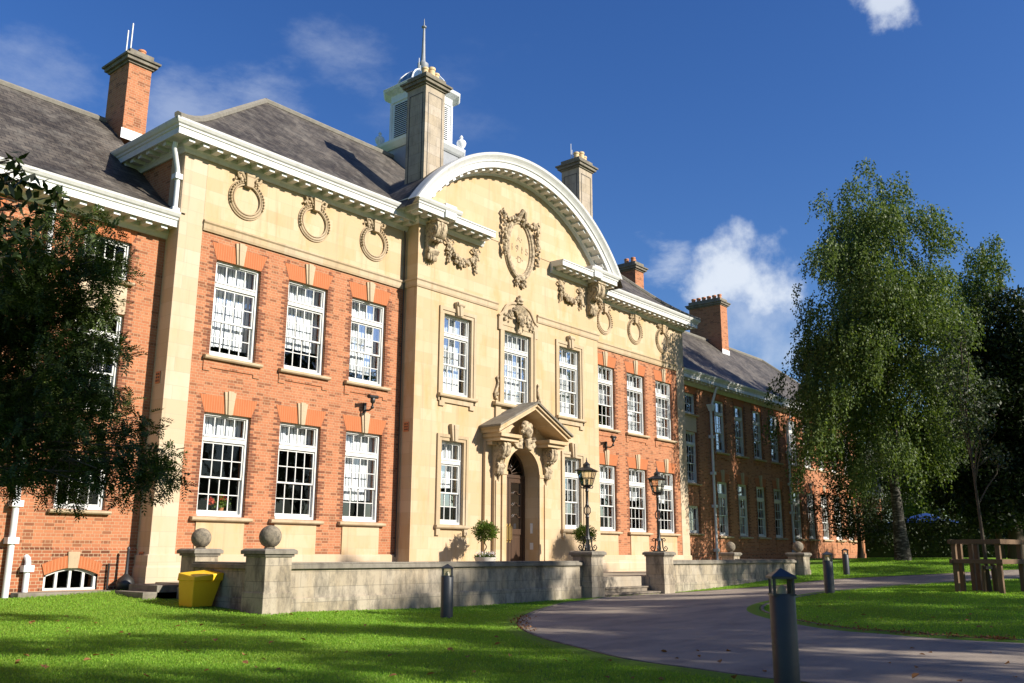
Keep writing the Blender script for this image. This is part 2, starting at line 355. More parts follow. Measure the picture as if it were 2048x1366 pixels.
M['brass'] = (lambda t: t.out(t.mix(t.noise(6), (0.55, 0.38, 0.14), (0.42, 0.28, 0.10)), 0.38, metal=0.9))(NT('brass'))
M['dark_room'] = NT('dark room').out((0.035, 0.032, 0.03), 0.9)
M['blind'] = (lambda t: t.out(t.mix(t.noise(2), (0.74, 0.74, 0.75), (0.66, 0.66, 0.68)), 0.8))(NT('white blind fabric'))
M['yellow'] = (lambda t: t.out(t.mix(t.noise(4, detail=6), (0.80, 0.50, 0.012), (0.70, 0.40, 0.010)), 0.45, t.noise(50), 0.05, 0.004, spec=0.4))(NT('yellow plastic'))
M['timber'] = (lambda t: t.out(t.mix(t.noise(2.5, t.scaled((7, 7, 0.8)), 6), (0.17, 0.105, 0.06), (0.10, 0.06, 0.035)), 0.85, t.noise(8, t.scaled((8, 8, 1))), 0.3, 0.006))(NT('rough sawn timber'))
M['soil'] = (lambda t: t.out(t.mix(t.noise(20, detail=8), (0.045, 0.03, 0.018), (0.09, 0.06, 0.035)), 0.95, t.noise(40), 0.8, 0.02))(NT('soil'))
M['blue'] = NT('blue canvas').out((0.014, 0.055, 0.23), 0.7)
M['pot_white'] = _paint('pale fibre stone', (0.60, 0.57, 0.52), 0.7)
M['lampglass'] = None
def _glass(name, refl, tint=(0.92, 0.95, 0.96)):
    t = NT(name); nt = t.t; nt.nodes.remove(t.b)
    tr = t.n('ShaderNodeBsdfTransparent'); tr.inputs[0].default_value = (*tint, 1)
    gl = t.n('ShaderNodeBsdfGlossy'); gl.inputs['Roughness'].default_value = 0.015; gl.inputs[0].default_value = (0.95, 0.97, 1, 1)
    bp = t.n('ShaderNodeBump'); bp.inputs['Strength'].default_value = 0.03; bp.inputs['Distance'].default_value = 0.02; t.l(t.noise(2.3, detail=2), bp.inputs['Height']); t.l(bp.outputs[0], gl.inputs['Normal'])
    fr = t.n('ShaderNodeFresnel'); fr.inputs['IOR'].default_value = 1.5
    f = t.math('MULTIPLY', fr.outputs[0], refl)
    mxx = t.n('ShaderNodeMixShader'); t.l(f, mxx.inputs[0]); t.l(tr.outputs[0], mxx.inputs[1]); t.l(gl.outputs[0], mxx.inputs[2])
    t.l(mxx.outputs[0], nt.nodes['Material Output'].inputs[0]); return t.mat
M['glass'] = _glass('window glass', 0.5)
M['lampglass'] = _glass('lantern glass', 1.5, (0.93, 0.91, 0.85))
def leaf_mat(name, c1, c2, trans=0.35, rough=0.5, patch=0):
    t = NT(name); nt = t.t
    g = t.n('ShaderNodeNewGeometry'); v = g.outputs['Random Per Island']
    c = t.ramp(v, [(0.0, c1), (0.55, tuple((a+b)/2 for a, b in zip(c1, c2))), (0.93, c2), (1.0, tuple(min(1, x*1.5) for x in c2))])
    if patch:
        c = t.mix(t.math('MULTIPLY', t.ramp(t.noise(0.5, detail=7, rough=0.7), [(0.42, (0, 0, 0)), (0.66, (1, 1, 1))]), patch), c, t.mix(1.0, c, (0.78, 0.62, 0.7), 'MULTIPLY'))
        c = t.mix(t.math('MULTIPLY', t.ramp(t.noise(3.5, detail=5, rough=0.7), [(0.55, (0, 0, 0)), (0.70, (1, 1, 1))]), patch), c, t.mix(1.0, c, (1.25, 1.0, 1.3), 'MULTIPLY'))
    t.out(c, rough, spec=0.22)
    tl = t.n('ShaderNodeBsdfTranslucent'); t.l(t.mix(1.0, c, (1.3, 1.35, 0.6), 'MULTIPLY'), tl.inputs[0])
    mxx = t.n('ShaderNodeMixShader'); mxx.inputs[0].default_value = trans
    t.l(t.b.outputs[0], mxx.inputs[1]); t.l(tl.outputs[0], mxx.inputs[2]); t.l(mxx.outputs[0], nt.nodes['Material Output'].inputs[0])
    return t.mat
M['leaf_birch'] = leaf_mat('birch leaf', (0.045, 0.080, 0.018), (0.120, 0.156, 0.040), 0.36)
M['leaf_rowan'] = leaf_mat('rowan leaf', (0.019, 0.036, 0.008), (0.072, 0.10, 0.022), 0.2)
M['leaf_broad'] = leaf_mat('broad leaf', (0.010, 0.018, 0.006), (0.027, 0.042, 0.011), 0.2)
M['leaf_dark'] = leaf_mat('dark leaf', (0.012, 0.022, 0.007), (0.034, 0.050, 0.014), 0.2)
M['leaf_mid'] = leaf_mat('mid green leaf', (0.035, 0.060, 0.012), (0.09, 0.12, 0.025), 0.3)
M['leaf_bay'] = leaf_mat('glossy bay leaf', (0.05, 0.09, 0.012), (0.13, 0.19, 0.03), 0.25, 0.35)
M['leaf_dry'] = leaf_mat('dry leaf', (0.16, 0.065, 0.025), (0.34, 0.17, 0.07), 0.2, 0.8)
M['flower'] = leaf_mat('red petals', (0.55, 0.05, 0.03), (0.75, 0.14, 0.08), 0.3)
M['bark_birch'] = (lambda t: t.out(t.mix(t.ramp(t.noise(3, t.scaled((1, 1, 3)), 6, 0.7), [(0.36, (0, 0, 0)), (0.50, (1, 1, 1))]), (0.20, 0.18, 0.155), (0.03, 0.026, 0.02)), 0.9, t.noise(8), 0.6, 0.02))(NT('birch bark'))
M['bark'] = (lambda t: t.out(t.mix(t.noise(6, t.scaled((4, 4, 0.8)), 6, 0.7), (0.035, 0.026, 0.018), (0.11, 0.085, 0.06)), 0.95, t.noise(9, t.scaled((5, 5, 1))), 0.8, 0.02))(NT('dark bark'))
def _grass_ground():
    t = NT('mown lawn'); n = t.noise(0.35, detail=6, rough=0.65); n2 = t.noise(5, detail=8, rough=0.7); n3 = t.noise(60, detail=4, rough=0.8)
    c = t.mix(n, (0.135, 0.300, 0.025), (0.235, 0.385, 0.050)); c = t.mix(t.math('MULTIPLY', n2, 0.6), c, (0.19, 0.25, 0.03))
    c = t.mix(t.math('MULTIPLY', n3, 0.7), c, t.mix(1.0, c, (0.55, 0.62, 0.45), 'MULTIPLY'))
    return t.out(c, 0.9, t.math('ADD', n3, n2), 0.9, 0.03, spec=0.15)
M['lawn'] = _grass_ground()
def _asphalt():
    t = NT('worn tarmac'); n = t.noise(0.5, detail=7, rough=0.6); n2 = t.noise(160, detail=3, rough=0.8); n3 = t.noise(1.2, t.scaled((0.5, 1.2, 1)), 6, 0.65)
    c = t.mix(n, (0.275, 0.222, 0.175), (0.375, 0.310, 0.245)); c = t.mix(t.math('MULTIPLY', t.ramp(n3, [(0.45, (0, 0, 0)), (0.7, (1, 1, 1))]), 0.6), c, (0.12, 0.105, 0.105))
    n4 = t.noise(24, detail=5, rough=0.75); c = t.mix(t.math('MULTIPLY', t.ramp(n4, [(0.62, (0, 0, 0)), (0.70, (1, 1, 1))]), 0.55), c, (0.10, 0.075, 0.05))
    n6 = t.noise(70, detail=2); c = t.mix(t.math('MULTIPLY', t.ramp(n6, [(0.66, (0, 0, 0)), (0.70, (1, 1, 1))]), 0.5), c, (0.42, 0.37, 0.32))
    c = t.mix(t.ramp(n2, [(0.35, (0, 0, 0)), (0.75, (1, 1, 1))]), t.mix(1.0, c, (0.6, 0.6, 0.6), 'MULTIPLY'), t.mix(1.0, c, (1.35, 1.35, 1.35), 'MULTIPLY'))
    return t.out(c, 0.85, n2, 0.6, 0.01, spec=0.25)
M['tarmac'] = _asphalt()
M['grass_blade'] = leaf_mat('grass blade', (0.155, 0.335, 0.030), (0.270, 0.425, 0.058), 0.5, 0.6, 0.6)

def leaves(name, cen, dirs, nrm, L, Wd, mat, parent=None, droop=None):
    """one mesh of many small leaf blades (diamond quads folded slightly along the midrib)"""
    n = len(cen); cen = np.asarray(cen, float)
    d = dirs/np.linalg.norm(dirs, axis=1, keepdims=True)
    s = np.cross(d, nrm); s /= np.linalg.norm(s, axis=1, keepdims=True)+1e-9
    L = np.broadcast_to(np.asarray(L, float).reshape(-1, 1), (n, 1)); Wd = np.broadcast_to(np.asarray(Wd, float).reshape(-1, 1), (n, 1))
    v = np.empty((n, 4, 3)); v[:, 0] = cen; v[:, 1] = cen+d*L*0.45+s*Wd*0.5; v[:, 2] = cen+d*L; v[:, 3] = cen+d*L*0.45-s*Wd*0.5
    me = bpy.data.meshes.new(name); me.vertices.add(n*4); me.vertices.foreach_set('co', v.ravel())
    me.loops.add(n*4); me.loops.foreach_set('vertex_index', np.arange(n*4, dtype=np.int32))
    me.polygons.add(n); me.polygons.foreach_set('loop_start', np.arange(0, n*4, 4, dtype=np.int32)); me.polygons.foreach_set('loop_total', np.full(n, 4, dtype=np.int32))
    me.update(calc_edges=True); me.materials.append(mat)
    o = bpy.data.objects.new(name, me); COL.objects.link(o)
    if parent: o.parent = parent
    return o
def rdir(n):
    v = rng.normal(size=(n, 3)); return v/np.linalg.norm(v, axis=1, keepdims=True)
# ================================================================== the building
B = thing('institution_building', 'long red brick and honey stone institutional building with curved white pediment over its arched entrance', 'building', (0, 0, 0))
E_ = 0.6           # face of the lower wings, y
HW = 13.05         # half width of the central block
BAY = 5.05         # half width of the stone frontispiece, face at y = -0.6
def wall_grid(mb, x0, x1, z0, z1, holes, y, depth, mi=0):
    xs = sorted({x0, x1, *[h[0] for h in holes], *[h[1] for h in holes]}); zs = sorted({z0, z1, *[h[2] for h in holes], *[h[3] for h in holes]})
    xs = [x for x in xs if x0 <= x <= x1]; zs = [z for z in zs if z0 <= z <= z1]
    for i in range(len(xs)-1):
        for j in range(len(zs)-1):
            cx, cz = (xs[i]+xs[i+1])/2, (zs[j]+zs[j+1])/2
            if any(h[0] < cx < h[1] and h[2] < cz < h[3] for h in holes): continue
            mb.quad((xs[i], y, zs[j]), (xs[i+1], y, zs[j]), (xs[i+1], y, zs[j+1]), (xs[i], y, zs[j+1]), mi)
    for h in holes:
        a, b, c, d = h
        mb.quad((a, y, c), (a, y+depth, c), (a, y+depth, d), (a, y, d), mi); mb.quad((b, y, c), (b, y, d), (b, y+depth, d), (b, y+depth, c), mi)
        mb.quad((a, y, d), (a, y+depth, d), (b, y+depth, d), (b, y, d), mi); mb.quad((a, y, c), (b, y, c), (b, y+depth, c), (a, y+depth, c), mi)
def quoins(mb, x, side, z0, z1, y, mi):
    k0 = math.ceil(z0/0.075); k1 = int(z1/0.075)
    for k in range(k0, k1):
        if random.random() < 0.10: continue
        w = 0.222 if k % 2 else 0.105
        a, b = (x-w, x) if side < 0 else (x, x+w)
        mb.box(a, b, y-0.004, y+0.02, k*0.075+0.007, (k+1)*0.075-0.003, mi)

# ------------------------------------------------------------------ windows
_wc = {}
def window_meshes(w, h, cols, kind):
    key = (round(w, 3), round(h, 3), cols, kind)
    if key in _wc: return _wc[key]
    f, p = MB(), MB(); a = w/2
    def bars(x0, x1, z0, z1, y0, y1, nc, nr, stile=0.045, rb=0.045, rt=0.045):
        f.box(x0, x0+stile, y0, y1, z0, z1); f.box(x1-stile, x1, y0, y1, z0, z1)
        f.box(x0+stile, x1-stile, y0, y1, z0, z0+rb); f.box(x0+stile, x1-stile, y0, y1, z1-rt, z1)
        xi0, xi1, zi0, zi1 = x0+stile, x1-stile, z0+rb, z1-rt; ym = (y0+y1)/2
        for i in range(1, nc):
            x = xi0+(xi1-xi0)*i/nc; f.box(x-0.013, x+0.013, ym-0.018, ym+0.012, zi0, zi1)
        for j in range(1, nr):
            z = zi0+(zi1-zi0)*j/nr; f.box(xi0, xi1, ym-0.015, ym+0.010, z-0.012, z+0.012)
        for i in range(nc):        # each light has its own pane, very slightly out of true
            for j in range(nr):
                e = [random.uniform(-0.0018, 0.0018) for _ in range(3)]
                xa, xb = xi0+(xi1-xi0)*i/nc, xi0+(xi1-xi0)*(i+1)/nc; za, zb = zi0+(zi1-zi0)*j/nr, zi0+(zi1-zi0)*(j+1)/nr
                p.quad((xa, ym+e[0], za), (xb, ym+e[1], za), (xb, ym+e[1]+e[2], zb), (xa, ym+e[0]+e[2], zb))
    jw = 0.075 if w > 1.2 else 0.06
    f.box(-a, -a+jw, 0.09, 0.24, 0, h); f.box(a-jw, a, 0.09, 0.24, 0, h)
    f.box(-a+jw, a-jw, 0.085, 0.24, h-0.07, h); f.box(-a+jw, a-jw, 0.07, 0.24, 0, 0.07)
    f.box(-a+jw, a-jw, 0.075, 0.09, h-0.04, h)
    x0, x1 = -a+jw, a-jw
    if kind == 'tall':
        t0, t1 = h*0.722, h*0.775
        f.box(x0, x1, 0.08, 0.22, t0, t1); f.box(x0, x1, 0.06, 0.10, t1-0.03, t1+0.01)
        bars(x0, x1, t1, h-0.07, 0.13, 0.17, cols, 1, 0.04, 0.035, 0.03)
        mid = 0.07+(t0-0.07)*0.5
        bars(x0, x1, mid-0.02, t0, 0.125, 0.165, cols, 2, 0.045, 0.045, 0.05)
        bars(x0, x1, 0.07, mid+0.02, 0.172, 0.212, cols, 2, 0.045, 0.085, 0.04)
    elif kind == 'short':
        bars(x0, x1, 0.07, h-0.07, 0.13, 0.17, cols, 2, 0.05, 0.06, 0.05)
    elif kind == 'mid':
        t0, t1 = h*0.74, h*0.79
        f.box(x0, x1, 0.08, 0.22, t0, t1)
        bars(x0, x1, t1, h-0.07, 0.13, 0.17, cols, 1, 0.04, 0.035, 0.03)
        mid = 0.07+(t0-0.07)*0.5
        bars(x0, x1, mid-0.02, t0, 0.125, 0.165, cols, 2, 0.045, 0.045, 0.05)
        bars(x0, x1, 0.07, mid+0.02, 0.172, 0.212, cols, 2, 0.045, 0.085, 0.04)
    _wc[key] = (f.mesh('window_frame', M['white']), p.mesh('pane', M['glass']))
    return _wc[key]
_bc = {}
def blind_mesh(w, h, bottom, left, right, style):
    key = (round(w, 2), round(h, 2), bottom, left, right, style)
    if key in _bc: return _bc[key]
    b = MB(); n = int((w-0.04)/0.118); rr = random.Random(hash(key[:5]) % 1000)
    for i in range(n):
        x = -w/2+0.02+(i+0.5)*(w-0.04)/n; u = (i+0.5)/n
        if u < left or u > right: continue
        zb = h*bottom+rr.uniform(-0.012, 0.012); tw = 0.10 if style == 0 else 0.45
        dx = 0.0565*math.cos(tw); dy = 0.0565*math.sin(tw)
        b.quad((x-dx, -dy, zb), (x+dx, dy, zb), (x+dx, dy, h-0.03), (x-dx, -dy, h-0.03))
    b.box(-w/2+0.02, w/2-0.02, -0.03, 0.03, h-0.03, h+0.02)
    _bc[key] = b.mesh('blind', M['blind']); return _bc[key]
def window(cx, z0, z1, w, y, cols=4, kind='tall', blind=None, label=None, depth=0.40):
    fm, pm = window_meshes(w, z1-z0, cols, kind)
    o = link_mesh('window', fm, B, (cx, y, z0)); link_mesh('pane', pm, o)
    if blind: link_mesh('blind', blind_mesh(w, z1-z0, *blind), o, (0, depth, 0))
    if label: o['label'] = label
    return o
def sill(win, w, y0=-0.14, drop=0.12, stone='stone_trim', z=0):
    s = MB(); s.prism([(y0, z-drop+0.03), (y0+0.03, z-drop), (0.1, z-drop), (0.1, z+0.004), (y0, z-0.03)], -w/2, w/2, axis='x')
    return s.build('sill', M[stone], win)
def lintel(win, w, h):
    l = MB(); k = 0.17
    l.prism([(-w/2, h-.004), (w/2, h-.004), (w/2+k, h+0.45), (-w/2-k, h+0.45)], -0.008, 0.1); l.build('lintel', M['rubbed'], win)
    q = MB(); q.prism([(-0.105, h-0.015), (0.105, h-0.015), (0.175, h+0.58), (-0.175, h+0.58)], -0.05, 0.02)
    q.prism([(-0.05, h-0.03), (0.05, h-0.03), (0.085, h+0.60), (-0.085, h+0.60)], -0.085, -0.045)
    q.build('keystone', M['stone_trim'], win, bevel=0.008)

UB, UT, LB, LT = 6.342, 8.96, 2.208, 4.852
WX = (6.47, 8.82, 11.17); WW_ = 1.406
YB = 0.02                                   # brick face of the central block
bl_u = {-3: (0.13, 0.0, 1.0, 0), -2: (0.27, 0.0, 1.0, 0), -1: (0.14, 0.0, 1.0, 0), 1: (0.40, 0, 1, 0), 2: (0.03, 0, 1, 0), 3: (0.04, 0, 1, 0)}
bl_l = {-3: (0.77, 0, 1, 0), -2: (0.775, 0, 1, 0), -1: (0.24, 0, 1, 0), 1: (0.5, 0, 1, 0), 2: (0.5, 0, 1, 0), 3: (0.5, 0, 1, 0)}
for sgn in (-1, 1):
    bk = MB()
    holes = []
    for i, x in enumerate(WX):
        cx = sgn*x
        holes += [(cx-WW_/2, cx+WW_/2, UB, UT), (cx-WW_/2, cx+WW_/2, LB, LT)]
        for zb, zt, bl in ((UB, UT, bl_u), (LB, LT, bl_l)):
            o = window(cx, zb, zt, WW_, YB, 4, 'tall', bl[sgn*(i+1)]); lintel(o, WW_, zt-zb); sill(o, 1.76)
        for zb, zt in ((UB, UT), (LB, LT)):
            quoins(bk, cx-WW_/2, -1, zb, zt+0.62, YB, 1); quoins(bk, cx+WW_/2, 1, zb, zt+0.62, YB, 1)
        # brick apron with ears below the upper sill
        bk.prism([(cx-0.86, UB-0.13), (cx-0.86, UB-0.42), (cx-0.66, UB-0.42), (cx-0.66, UB-0.33), (cx+0.66, UB-0.33), (cx+0.66, UB-0.42), (cx+0.86, UB-0.42), (cx+0.86, UB-0.13)], YB-0.03, YB+0.02, 0)
    a, b = (-12.37, -BAY) if sgn < 0 else (BAY, 12.37)
    wall_grid(bk, a, b, 1.24, 9.66, holes, YB, 0.42)
    bk.quad((sgn*(HW-.01), 0.6, 8), (sgn*(HW-.01), 10, 8), (sgn*(HW-.01), 10, 12), (sgn*(HW-.01), 0.6, 12))
    bk.build('brick_wall', [M['brick'], M['brick_dark']], B)

for sgn in (-1, 1):                         # stone of the block: corner piers, frieze, aprons, base
    st = MB(); a, b = sorted((sgn*HW, sgn*12.37)); st.box(a, b, 0, 0.66, 0.3, 11.7); st.build('corner_pier', M['stone'], B, bevel=0.012)
    st = MB(); a, b = sorted((sgn*12.37, sgn*BAY)); st.box(a, b, 0.001, 0.4, 9.66, 11.7); st.build('frieze', M['stone_bay'], B)
    for x in WX: st = MB(); st.box(sgn*x-WW_/2, sgn*x+WW_/2, -0.012, 0.3, 1.25, LB-0.125); st.build('apron', M['stone_bay'], B)
    bs = MB(); pth = [(-13.05, 0.6), (-13.05, 0), (-5.05, 0)] if sgn < 0 else [(5.05, 0), (13.05, 0), (13.05, 0.6)]
    bs.sweep(pth, [(0.0, 0.2), (0.07, 0.2), (0.07, 0.95), (0.045, 1.0), (0.045, 1.24), (0.0, 1.27)]); bs.build('stone_plinth', M['stone'], B)
    bs = MB(); bs.sweep([(-5.05, 0), (-5.05, -0.6), (-1.8, -0.6)] if sgn < 0 else [(1.8, -0.6), (5.05, -0.6), (5.05, 0)], [(0, 0.3), (0.06, 0.3), (0.06, 0.88), (0.03, 0.93), (0, 0.93)]); bs.build('stone_plinth', M['stone'], B)
BP = [(0, 9.64), (0.03, 9.64), (0.05, 9.70), (0.05, 9.83), (0.085, 9.87), (0.085, 9.91), (0.0, 9.95)]
for pth, dz in (([(-12.37, 0), (-BAY, 0)], 0), ([(BAY, 0), (12.37, 0)], 0), ([(-BAY, 0), (-BAY, -0.6), (-1.12, -0.6)], .03), ([(1.12, -0.6), (BAY, -0.6), (BAY, 0)], .03)):
    sc_ = MB(); sc_.sweep(pth, [(o, z+dz) for o, z in BP]); sc_.build('string_course', M['stone_trim'], B)

# ------------------------------------------------------------------ frontispiece
CZ, RW = 8.44, 6.42
holes = [(-3.80, -2.46, 6.36, 9.03), (2.46, 3.80, 6.36, 9.03), (-0.75, 0.75, 6.42, 9.03), (-3.80, -2.75, 2.2, 4.84), (2.75, 3.80, 2.2, 4.84), (-1.2, 1.2, 0.6, 5.05)]
fr = MB(); wall_grid(fr, -BAY, BAY, 0.3, 11.5, holes, -0.6, 0.45)
zt = CZ+math.sqrt(RW**2-BAY**2); arc = []
for i in range(41):
    x = BAY-2*BAY*i/40; arc.append((x, CZ+math.sqrt(RW**2-x*x)))
fr.add([(-BAY, -0.6, 11.5), (BAY, -0.6, 11.5)]+[(x, -0.6, z) for x, z in arc], [tuple(range(43))])
for s in (-1, 1): fr.quad((s*BAY, -0.6, 0.3), (s*BAY, 0.4, 0.3), (s*BAY, 0.4, zt), (s*BAY, -0.6, zt))
fr.build('stone_frontispiece', M['stone_bay'], B)
def architrave(cx, w, zb, zt_, out, y=-0.6, top=True):
    a = MB(); h = w/2
    for o1, o2, pr in ((-0.004, 0.10, 0.03), (0.10, out, 0.06)):
        a.box(cx-h-o2, cx-h-o1, y-pr, y+0.01, zb, zt_+o2); a.box(cx+h+o1, cx+h+o2, y-pr, y+0.01, zb, zt_+o2)
        a.box(cx-h-o1, cx+h+o1, y-pr, y+0.01, zt_+o1, zt_+o2)
    return a
for sgn in (-1, 1):
    cx = sgn*3.13
    o = window(cx, 6.36, 9.03, 1.34, -0.6, 4, 'tall', (0.03, 0, 0.95, 0) if sgn < 0 else (0.03, 0, 0.9, 0))
    a = architrave(cx, 1.34, 6.1, 9.03, 0.22); a.build('architrave', M['stone_trim'], o).location = (-cx, 0.6, -6.36)
    s = MB(); s.prism([(-0.15, -0.10), (-0.12, -0.13), (0.1, -0.13), (0.1, 0.004), (-0.15, -0.03)], -0.9, 0.9, axis='x')
    s.prism([(-0.84, -0.13), (-0.84, -0.42), (-0.60, -0.42), (-0.60, -0.30), (0.60, -0.30), (0.60, -0.42), (0.84, -0.42), (0.84, -0.13)], -0.06, 0.02)
    s.build('sill', M['stone_trim'], o)
    q = MB(); q.prism([(-0.13, 2.66), (0.13, 2.66), (0.20, 3.12), (-0.20, 3.12)], -0.14, 0.0); q.prism([(-0.05, 2.65), (0.05, 2.65), (0.08, 3.1), (-0.08, 3.1)], -0.18, -0.13)
    q.lathe([(0.085, -0.16), (0.085, 0.16)], (0, -0.12, 3.06), 12, axis='x'); q.build('keystone', M['stone_trim'], o, bevel=0.01)
    cx = sgn*3.275
    o = window(cx, 2.2, 4.84, 1.05, -0.6, 3, 'tall', (0.44, 0, 1, 0) if sgn < 0 else (0.42, 0, 1, 1))
    a = architrave(cx, 1.05, 2.0, 4.84, 0.20); a.build('architrave', M['stone_trim'], o).location = (-cx, 0.6, -2.2)
    s = MB(); s.prism([(-0.13, -0.09), (-0.10, -0.13), (0.1, -0.13), (0.1, 0.004), (-0.13, -0.03)], -0.76, 0.76, axis='x'); s.box(-0.72, -0.55, -0.07, 0.0, -0.34, -0.13); s.box(0.55, 0.72, -0.07, 0, -0.34, -0.13)
    s.build('sill', M['stone_trim'], o)
    q = MB(); q.prism([(-0.12, 2.63), (0.12, 2.63), (0.19, 3.18), (-0.19, 3.18)], -0.14, 0.0); q.prism([(-0.05, 2.62), (0.05, 2.62), (0.08, 3.15), (-0.08, 3.15)], -0.18, -0.13)
    q.build('keystone', M['stone_trim'], o, bevel=0.01)
# centre window with its scrolled, shouldered surround and curved crown
o = window(0, 6.42, 9.03, 1.5, -0.6, 5, 'tall', (0.03, 0, 0.95, 0))
a = MB(); y = -0.6
for s in (-1, 1):
    a.box(*sorted((s*0.746, s*0.90)), y-0.03, y+.01, 6.3, 9.2); a.box(*sorted((s*0.90, s*1.0)), y-0.07, y+.01, 6.3, 9.0); a.box(*sorted((s*0.90, s*1.10)), y-0.075, y+.01, 9.0, 9.5)
a.box(-0.746, 0.746, y-0.03, y+.01, 9.026, 9.2)
cr = [(-1.10, 9.5), (-0.98, 9.56), (-0.86, 9.66), (-0.76, 9.82), (-0.64, 9.96), (-0.45, 10.06), (-0.2, 10.11)]; cr = cr+[(-x, z) for x, z in cr[::-1]]
a.prism([(-0.90, 9.2)]+cr+[(0.90, 9.2)], y-0.05, y+.01)
a.tube([(x, y-0.06, z) for x, z in cr], 0.055, 6)
a.build('architrave', M['stone_trim'], o).location = (0, 0.6, -6.42)
s = MB(); s.prism([(-0.18, -0.10), (-0.15, -0.14), (0.1, -0.14), (0.1, 0.004), (-0.18, -0.03)], -1.35, 1.35, axis='x')
for q in (-1, 1): s.box(*sorted((q*0.95, q*1.22)), -0.07, 0.0, -0.9, -0.14)
s.build('sill', M['stone_trim'], o)
ca = MB()                                   # carved shell, fruit and finial, scrolls at the feet
rc = random.Random(3)
def berry(mb, x, y, z, r, n=6): mb.ball((x, y, z), (r*rc.uniform(.85, 1.15), r*rc.uniform(.8, 1.1), r*rc.uniform(.85, 1.15)), n)
for i in range(11):
    t = -1.1+2.2*i/10; ca.tube([(0.12*math.sin(t), -0.70, 9.62), (0.36*math.sin(t), -0.80, 9.62+0.36*math.cos(t)), (0.40*math.sin(t), -0.70, 9.62+0.44*math.cos(t))], [0.03, 0.055, 0.03], 6)
ca.prism([(-0.10, 9.02), (0.10, 9.02), (0.17, 9.40), (-0.17, 9.40)], -0.72, -0.6)
for i in range(26): berry(ca, rc.gauss(0, .17), -0.78-rc.random()*.10, 9.52+rc.gauss(0, .10), rc.uniform(.05, .10))
for s in (-1, 1):
    for i in range(30):
        u = rc.random(); berry(ca, s*(0.22+0.62*u), -0.66-rc.random()*.05, 9.86-0.50*u+rc.gauss(0, .09), rc.uniform(.035, .07))
    fs = MB(); fs.tube([(s*1.12, -0.64, 6.50), (s*1.24, -0.66, 6.55), (s*1.27, -0.66, 6.70), (s*1.17, -0.66, 6.78), (s*1.12, -0.66, 6.68), (s*1.17, -.66, 6.63)], 0.045, 6)
    fs.tube([(s*1.24, -0.64, 6.72), (s*1.13, -0.65, 6.95), (s*1.10, -0.65, 7.12), (s*1.15, -0.65, 7.26), (s*1.09, -.65, 7.33)], [0.05, 0.055, 0.04, 0.05, 0.02], 6); fs.build('foot_scroll', M['stone_carved'], B, smooth=True)
ca.lathe([(0.14, 10.10), (0.10, 10.16), (0.15, 10.22), (0.13, 10.3), (0.05, 10.34), (0.07, 10.40), (0.02, 10.46)], (0, -0.70, 0), 10)
for i in range(8): berry(ca, rc.gauss(0, .13), -0.74, 10.13+rc.random()*.14, 0.06)
ca.build('carved_crest', M['stone_carved'], B, smooth=True)

# ------------------------------------------------------------------ cornices
CP_ = [(0.0, 11.62), (0.05, 11.62), (0.09, 11.70), (0.13, 11.74), (0.13, 11.86), (0.50, 11.86), (0.50, 11.83), (0.53, 11.83), (0.53, 12.00), (0.56, 12.02), (0.57, 12.07), (0.61, 12.10), (0.65, 12.17), (0.66, 12.22), (0.60, 12.24), (0.0, 12.26)]
def modillions(mb, xa, xb, ywall, dz, n, dy=0.0, axis='x', xw=0):
    for i in range(n):
        t = xa+(xb-xa)*(i+0.5)/n
        if axis == 'x': mb.box(t-0.085, t+0.085, ywall-0.45-dy, ywall-0.12-dy, 11.745+dz, 11.865+dz)
        else: mb.box(xw-0.45 if xw < 0 else xw+0.12, xw-0.12 if xw < 0 else xw+0.45, t-0.085, t+0.085, 11.745+dz, 11.865+dz)
for s in (-1, 1):
    c = MB(); c.sweep([(-HW, 6), (-HW, 0), (-BAY, 0)] if s < 0 else [(BAY, 0), (HW, 0), (HW, 6)], CP_)
    modillions(c, *sorted((s*(HW+.3), s*BAY)), 0, 0, 20); modillions(c, 0.1, 6, 0, 0, 14, axis='y', xw=s*HW); c.build('cornice', M['white'], B)
# broken horizontal cornice of the frontispiece
DZ = 0.17
BC = [(o+ (0.08 if o > 0.2 else 0), z+DZ) for o, z in CP_]
LOW = [(0.0, 11.79), (0.05, 11.79), (0.09, 11.87), (0.13, 11.91), (0.13, 12.03), (0.58, 12.03), (0.58, 12.00), (0.61, 12.00), (0.61, 12.17), (0.64, 12.19), (0.64, 12.23), (0, 12.25)]
for s in (-1, 1):
    c = MB()
    def pp(l): return [(s*x, y) for x, y in l][::1 if s < 0 else -1]
    c.sweep(pp([(BAY, 0.0), (BAY, -0.6), (3.75, -0.6)]), BC); c.sweep(pp([(3.75, -0.6), (1.95, -0.6)]), LOW)
    xa, xb = sorted((s*1.98, s*5.7)); modillions(c, xa, xb, -0.6, DZ, 9, 0.06)
    c.box(*sorted((s*3.98, s*4.5)), -1.28, -0.62, 12.02, 12.5)
    c.build('pediment_cornice', M['white'], B)
# curved pediment
ar = MB()
def arcpt(r, u, y, z0=12.30):
    th = math.acos(min(1, (z0-CZ)/r))*u; return (r*math.sin(th), y, CZ+r*math.cos(th))
PR = [(6.36, -0.59), (6.36, -0.66), (6.42, -0.70), (6.44, -0.74), (6.54, -0.74), (6.54, -1.13), (6.51, -1.13), (6.51, -1.17), (6.70, -1.17), (6.72, -1.21), (6.78, -1.23), (6.84, -1.27), (6.92, -1.34), (7.0, -1.36), (7.02, -1.28), (7.02, -0.9)]
NA = 72
for i in range(NA+1):
    for r, y in PR: ar.v.append(arcpt(r, -1+2*i/NA, y))
n = len(PR)
for i in range(NA):
    for k in range(n-1): ar.f.append((i*n+k, (i+1)*n+k, (i+1)*n+k+1, i*n+k+1)); ar.m.append(0)
ar.f.append(tuple(range(n))); ar.m.append(0); ar.f.append(tuple(NA*n+k for k in range(n))); ar.m.append(0)
